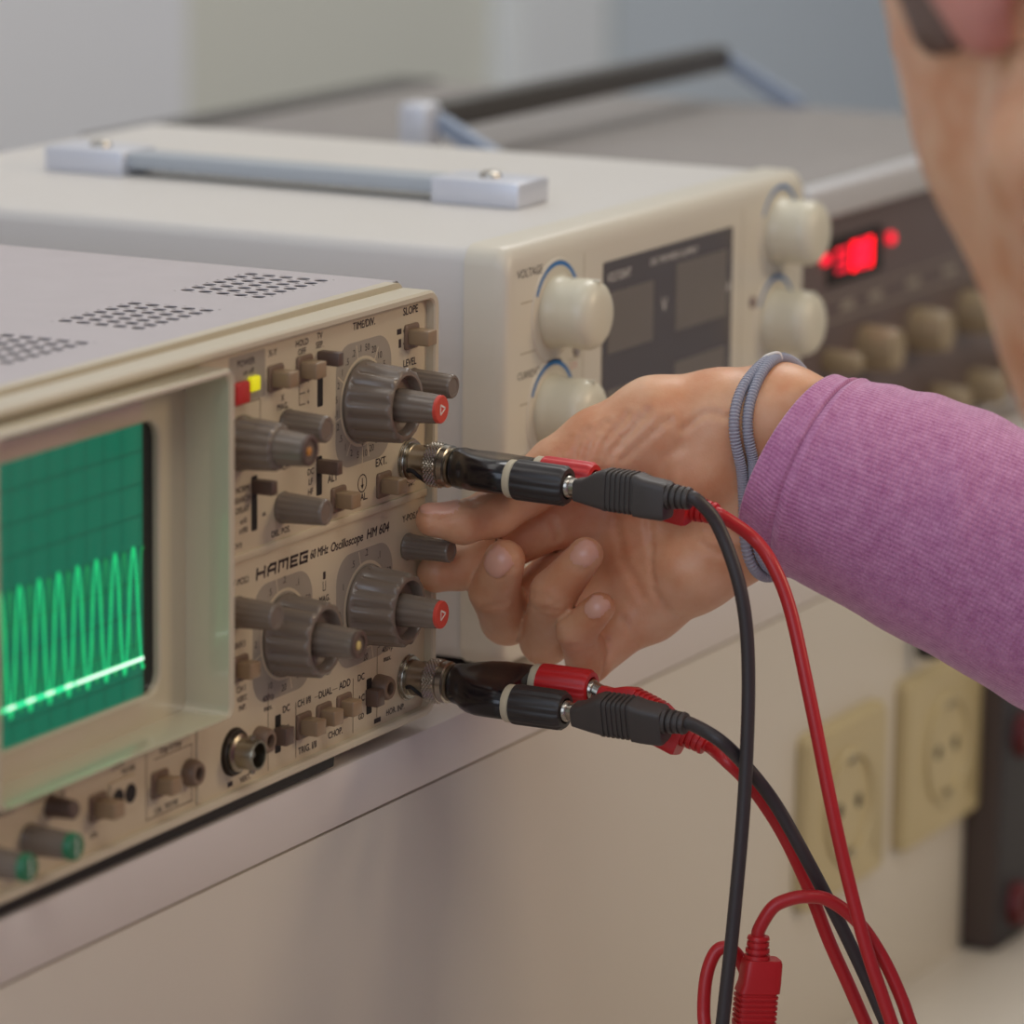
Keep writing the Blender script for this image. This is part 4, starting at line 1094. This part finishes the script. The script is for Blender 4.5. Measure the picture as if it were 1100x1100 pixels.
# left hand resting on the bench
lw = WRL; lh = A((-325, -160, -194))
lf = []
for k, (dx, ln) in enumerate(((-26, 62), (-9, 72), (9, 68), (25, 52))):
    b0 = lh + A((dx * .8, 12 - abs(dx) * .2, 0)); b1 = b0 + A((dx * .25 + 6, ln * .5, 5)); b2 = b1 + A((dx * .1 + 4, ln * .38, -7))
    lf.append(chain([(b0, 9.5), (b1, 8.4), (b2, 6.8)], 1.5))
lf.append(chain([(lh + A((24, -28, 2)), 12), (lh + A((50, 2, 0)), 9), (lh + A((58, 28, -6)), 7.5)], 2))
lpalm = blend([cone(lw, lh + A((-18, 0, 2)), 22, 15), cone(lw, lh + A((18, 0, 2)), 22, 15), cone(lw + (ELL - lw) * .3, lw, 27, 23)], 8)
def lhand_sdf(p):
    d = lpalm(p); o = d
    for f in lf: o = np.minimum(o, smin(d, f(p), 3.0))
    return o
lv, lq, _n = nets(lhand_sdf, (-440, -320, -240), (-230, -20, -110), 2.6)

PRS = thing('person', 'person in a pink knitted sweater leaning in and gripping a knob of the oscilloscope', 'person', (-168, -615, -960))
bm = NB()
bc = bv[bq].mean(1) - H; near = (np.abs(bc @ Lv) > 66) & (np.abs(bc @ Fv + 24) < 24) & (np.abs(bc @ Uv - 13) < 34)
add_mesh(bm, hv, hq, np.where(hmi, 1, 0)); add_mesh(bm, bv, bq, np.where(near, 2, 0)); add_mesh(bm, lv, lq)
obj('body', bm, [M['skin'], M['nail'], M['ear']], PRS, sharp=80)
for s in (1, -1):
    bm = NB(); lathe(bm, hp_(74, 31 * s, 8), Fv, [(-11, 2), (-8, 8), (0, 11.4), (6, 9.8), (9.4, 6), (10.6, 4), (11.3, .01)], 24); ey = obj('eye', bm, M['eye'], PRS)
    bm = NB(); lathe(bm, hp_(74, 31 * s, 8) + Fv * 9.9, Fv, [(0, 5), (.8, 4.6), (1.8, .01)], 24); obj('iris', bm, M['iris'], ey)
# hair, tied back
hairb = blend([ellipsoid(hp_(-18, 0, 50), AX, (96, 81, 90)), ellipsoid(hp_(-62, 0, 5), AX, (56, 64, 60)), cone(hp_(-6, 69, 20), hp_(2, 69, -6), 9, 5), cone(hp_(-6, -69, 20), hp_(2, -69, -6), 9, 5), ball(hp_(-122, 0, 42), 34), cone(hp_(-124, 0, 40), hp_(-150, 0, -60), 26, 12)], 8)
def hair_sdf(p):
    d = hairb(p)
    cut = ellipsoid(hp_(92, 0, -22), AX, (92, 92, 92))(p)
    cut2 = np.maximum((p - hp_(-2, 0, 12)) @ A(-Fv), -((hp_(0, 0, 0) - p) @ A(Uv)) - 14)
    d = np.maximum(d, -cut)
    for e in ears[::2]: d = np.maximum(d, -(e(p) - 3))
    d = np.minimum(d, cone(hp_(18, 63, 44), hp_(13, 66, 0), 10, 6)(p)); d = np.minimum(d, cone(hp_(18, -63, 44), hp_(13, -66, 0), 10, 6)(p))
    return np.maximum(d, -(head(p) + 3))
v_, q_, n_ = nets(hair_sdf, (-420, -520, 100), (60, -100, 460), 4.5)
bm = NB(); add_mesh(bm, v_, q_); obj('hair', bm, M['hair'], PRS, sharp=80)

# ------------------------------------------------------------------ sweater
bm = NB()
uvl = bm.loops.layers.uv.new('UVMap')
tors2 = blend([
    chain([(A((-168, -612, -300)), 134), (A((-168, -598, -180)), 118), (A((-168, -535, 10)), 128), (A((-168, -492, 82)), 90)], 30),
    cone(SHR, SHL, 60, 60), chain([(SHR, 61), (ELB, 50)]), chain([(SHL, 61), (ELL, 50)]), cone(ELL, WRL + (ELL - WRL) * .12, 48, 33),
    cone(ELB, A((97.2, -210.7, 36.0)), 49, 40.5)], 18)
def sweater_sdf(p):
    d = tors2(p)
    d = np.maximum(d, -(neck(p) - 5)); d = np.maximum(d, -(head(p) - 6))
    d = np.maximum(d, -(p[:, 2] + 395))
    return d
v_, q_, n_ = nets(sweater_sdf, (-520, -790, -460), (240, -150, 300), 7.0)
add_mesh(bm, v_, q_)
# right sleeve with its folded cuff
axis_px = [((54.2, -102.6, 85.8), 32.2), ((56.7, -109.0, 82.2), 33.6), ((61.2, -119.8, 77.6), 35.4), ((70.2, -138.7, 69.6), 37.8), ((78.8, -162.4, 59.0), 39.8), ((90.0, -190.4, 45.1), 42.0), ((105.5, -230.6, 27.3), 45.5), ((124.7, -282.3, 5.5), 49)]
cl = catmull([V(a) for a, r in axis_px], 24); rl = catmull([V((r, 0, 0)) for a, r in axis_px], 24)
UPC = V((64.8, -108.2, 114.4)) - V((45.3, -93.9, 61.8)); DPT = V(tuple(CAMDIR))
rng = random.Random(3)
folds = [(rng.uniform(15, 150), rng.uniform(0, 2 * PI), rng.uniform(.5, 1.5), rng.uniform(5, 14), rng.uniform(.3, .8), rng.uniform(-.6, .6)) for _ in range(34)]
folds += [(24, .25, 1.6, 5, .5, .3), (36, .1, 1.8, 6, .6, .2), (48, .5, 1.2, 7, .5, .3)]
n = 112; rings = []
s = 0.0; svals = []
for k, p in enumerate(cl):
    if k: s += (p - cl[k - 1]).length
    svals.append(s)
SK = 11.5
def sleeve_ring(p, tdir, r, s, inner=False):
    t = tdir.normalized(); u = (UPC - t * UPC.dot(t)).normalized(); w = t.cross(u)
    if w.dot(DPT) < 0: w = -w
    ring = []
    for j in range(n):
        a = 2 * PI * j / n
        rr = r
        if not inner:
            for fs, fa, fh, fw, fb, sk in folds:
                da = (a - fa + PI) % (2 * PI) - PI
                ds = s - fs - sk * da * 20
                rr += fh * math.exp(-(ds / fw) ** 2 - (da / fb) ** 2) * (1 - math.exp(-(s / 18) ** 2)) - 0
            rr -= 1.1 * math.exp(-((s - 9.6) / .8) ** 2) - .55 * math.exp(-((s - 7.8) / 1.2) ** 2) - .8 * math.exp(-((s - 11.6) / 1.4) ** 2)
        ring.append(p + u * (rr * math.cos(a)) + w * (rr * .9 * math.sin(a)) + t * (math.sin(a) * SK * math.exp(-(max(s, 0) / 34) ** 2)))
    return ring
# resample densely
dens = []
sv = 0.0
while sv < svals[-1]:
    k = max(i for i, q in enumerate(svals) if q <= sv); k = min(k, len(cl) - 2)
    f = (sv - svals[k]) / max(svals[k + 1] - svals[k], 1e-6)
    dens.append((sv, cl[k].lerp(cl[k + 1], f), rl[k].x + (rl[k + 1].x - rl[k].x) * f, cl[min(k + 6, len(cl) - 1)] - cl[max(k - 6, 0)]))
    sv += 0.8 if sv < 22 else 2.2
first = dens[0]
rings = [sleeve_ring(first[1] + first[3].normalized() * 22, first[3], first[2] - 1.0, 22, True), sleeve_ring(first[1] + first[3].normalized() * 2, first[3], first[2] - 2.2, 0, True), sleeve_ring(first[1] + first[3].normalized() * .3, first[3], first[2] - 1.6, 0, True), sleeve_ring(first[1] - first[3].normalized() * .3, first[3], first[2] - .7, 0, True)]
ss = [-24, -3, -1.5, -.6]
for sv, p, r, t in dens: rings.append(sleeve_ring(p, t, r, sv)); ss.append(sv)
R_ = [[bm.verts.new(p) for p in q] for q in rings]
for i in range(len(R_) - 1):
    for j in range(n):
        f = bm.faces.new((R_[i][j], R_[i][(j + 1) % n], R_[i + 1][(j + 1) % n], R_[i + 1][j]))
        for lp_, (jj, sv) in zip(f.loops, ((j, ss[i]), (j + 1, ss[i]), (j + 1, ss[i + 1]), (j, ss[i + 1]))):
            lp_[uvl].uv = (jj / n * 2 * PI * 36, sv)
bmesh.ops.recalc_face_normals(bm, faces=bm.faces)
obj('sweater', bm, M['knit'], PRS, 'pink knitted sweater with a hemmed cuff', sharp=70)

# ------------------------------------------------------------------ trousers, shoes, stool
KR, KL = A((-70, -262, -352)), A((-268, -262, -352)); AR, AL = A((-75, -250, -870)), A((-262, -250, -870))
legs = blend([cone(A((-168, -618, -345)), A((-168, -600, -320)), 138, 130), chain([(A((-95, -600, -345)), 88), (KR, 66), (AR, 48)], 10), chain([(A((-241, -600, -345)), 88), (KL, 66), (AL, 48)], 10)], 12)
v_, q_, n_ = nets(lambda p: np.maximum(np.maximum(legs(p), p[:, 2] + 285), -(p[:, 2] + 905)), (-420, -800, -930), (100, -150, -270), 9.0)
bm = NB(); add_mesh(bm, v_, q_); obj('trousers', bm, M['trouser'], PRS, sharp=80)
for c in (AR, AL):
    sh_ = blend([ellipsoid(c + A((0, 45, -58)), np.eye(3), (44, 125, 36)), cone(c + A((0, -20, -50)), c + A((0, -10, 0)), 42, 44)], 20)
    v_, q_, n_ = nets(lambda p: np.maximum(sh_(p), -(p[:, 2] + 959.5)), tuple(c + A((-70, -100, -95))), tuple(c + A((70, 190, 60))), 6.0)
    bm = NB(); add_mesh(bm, v_, q_); obj('shoe', bm, M['shoe'], PRS, sharp=80)
st = thing('stool', 'round wooden workshop stool with steel legs under the seated person', 'stool', (-168, -620, -960))
bm = NB(); lathe(bm, (-168, -620, -519), (0, 0, 1), [(0, 160), (4, 168), (24, 168), (30, 160), (32, 120), (32, .01)], 48); obj('seat', bm, M['wood'], st)
for k in range(4):
    a = PI / 4 + k * PI / 2
    bm = NB(); lathe(bm, (-168 + 185 * math.cos(a), -620 + 185 * math.sin(a), -960), V((-65 * math.cos(a), -65 * math.sin(a), 445)), [(0, 13), (445, 13)], 14); obj('leg', bm, M['steel'], st)

# ------------------------------------------------------------------ hair tie on the wrist
tc_ = A((54.1, -98.1, 85.3)); tu = A((60.1, -95.2, 117.6)) - A((48.1, -100.9, 53.0)); tu /= np.linalg.norm(tu)
tf = A((23.7, -94.9, 85.2)) - tc_; tf -= tu * (tf @ tu); tf /= np.linalg.norm(tf)
tn = np.cross(tu, tf)
def on_wrist(phi, off, gap):
    v = tu * math.cos(phi) + tf * math.sin(phi); o = tc_ + tn * off
    ts = np.arange(4, 60, .25); d = hand_sdf(o + ts[:, None] * v)
    i = np.argmax(d > gap); return o + v * ts[i]
bm = NB()
NT = 90
def smooth_loop(off):
    pts = [on_wrist(2 * PI * k / NT, off * (0.35 + .65 * min(1, abs(math.sin(PI * k / NT)) * 3)), 1.15) for k in range(NT)]
    for _ in range(3): pts = [(pts[k - 1] + pts[k] * 2 + pts[(k + 1) % NT]) / 4 for k in range(NT)]
    return pts
for off in (-1.6, 1.6):
    L_ = catmull([V(p) for p in smooth_loop(off)], 4, True)
    tube(bm, L_, 1.55, 12, True)
    for k in range(0, len(L_), 2):          # wound thread
        p = L_[k]; t = (L_[(k + 1) % len(L_)] - L_[k - 1]).normalized(); d, u, w = basis(t)
        tube(bm, [p + (u * math.cos(2 * PI * j / 12) + w * math.sin(2 * PI * j / 12)) * 1.5 for j in range(12)], .4, 5, True)
tie = obj('hair_tie', bm, M['tie'], base=tuple(on_wrist(0, 0, 0)))
tag(tie, 'grey elastic hair tie worn doubled round the wrist beside the pink cuff', 'hair tie')
top = V(on_wrist(-.15, 0, 4.0)); bm = NB()
tube(bm, catmull([V((54.8, -96.9, 116.1)), V((53.0, -94.4, 118.6)), V((51.6, -91.7, 118.6)), V((52.7, -93.1, 120.4)), V((55.5, -95.8, 121.1)), V((56.6, -96.7, 118.9))], 8), .55, 8)
lo_ = obj('loose_thread', bm, M['white'], tie, 'loose white thread')

# ================================================================== light
def area(name, loc, target, size, sy, energy, col):
    l = bpy.data.lights.new(name, 'AREA'); l.shape = 'RECTANGLE'; l.size = size * S; l.size_y = sy * S; l.energy = energy; l.color = col
    o = bpy.data.objects.new(name, l); COL.objects.link(o); o.location = V(loc) * S
    o.rotation_euler = (V(target) - V(loc)).to_track_quat('-Z', 'Y').to_euler(); return o
area('ceiling_lamp_a', (-100, 500, 1740), (-100, 300, 0), 1500, 600, 5, (1.0, 0.97, 0.93))
area('ceiling_lamp_b', (1700, 200, 1740), (1700, 200, 0), 1500, 700, 20, (1.0, 0.99, 0.97))
area('ceiling_lamp_c', (-500, -800, 1740), (-200, -300, 0), 1400, 500, 12, (1.0, 0.95, 0.88))
area('window_daylight', (-2500, -300, 900), (0, 0, 40), 1800, 1300, 18, (0.72, 0.83, 1.0))
area('warm_lamp', (700, -1400, 800), (60, -60, 40), 400, 400, 7, (1.0, 0.78, 0.52))
w = bpy.data.worlds.new('world'); SC.world = w; w.use_nodes = True
w.node_tree.nodes['Background'].inputs[0].default_value = (0.88, 0.91, 1.0, 1); w.node_tree.nodes['Background'].inputs[1].default_value = 0.25

# ================================================================== camera
cd = bpy.data.cameras.new('camera'); cam = bpy.data.objects.new('camera', cd); COL.objects.link(cam)
cd.sensor_fit = 'HORIZONTAL'; cd.sensor_width = 24.0; cd.lens = 4889.09 / 1100 * 24.0
cd.clip_start = 0.05; cd.clip_end = 50
r0 = V((0.46018582, -0.88774016, 0.01210023)); r1 = V((-0.17349006, -0.10328325, -0.9794048)); r2 = V((0.87070673, 0.44860893, -0.20154358))
m = Matrix((r0, -r1, -r2)).transposed().to_4x4(); m.translation = V((-1289.2386, -691.4651, 369.0094)) * S
cam.matrix_world = m
cd.dof.use_dof = True; cd.dof.focus_distance = 1.463; cd.dof.aperture_fstop = 5.4; cd.dof.aperture_blades = 9
SC.camera = cam
vs = SC.view_settings
SC.display_settings.display_device = 'sRGB'
vs.view_transform = 'Standard'; vs.look = 'None'; vs.exposure = -0.12; vs.gamma = 1.0; vs.use_curve_mapping = False
SC.cycles.use_denoising = True
SC.cycles.max_bounces = 8
bpy.context.view_layer.update()
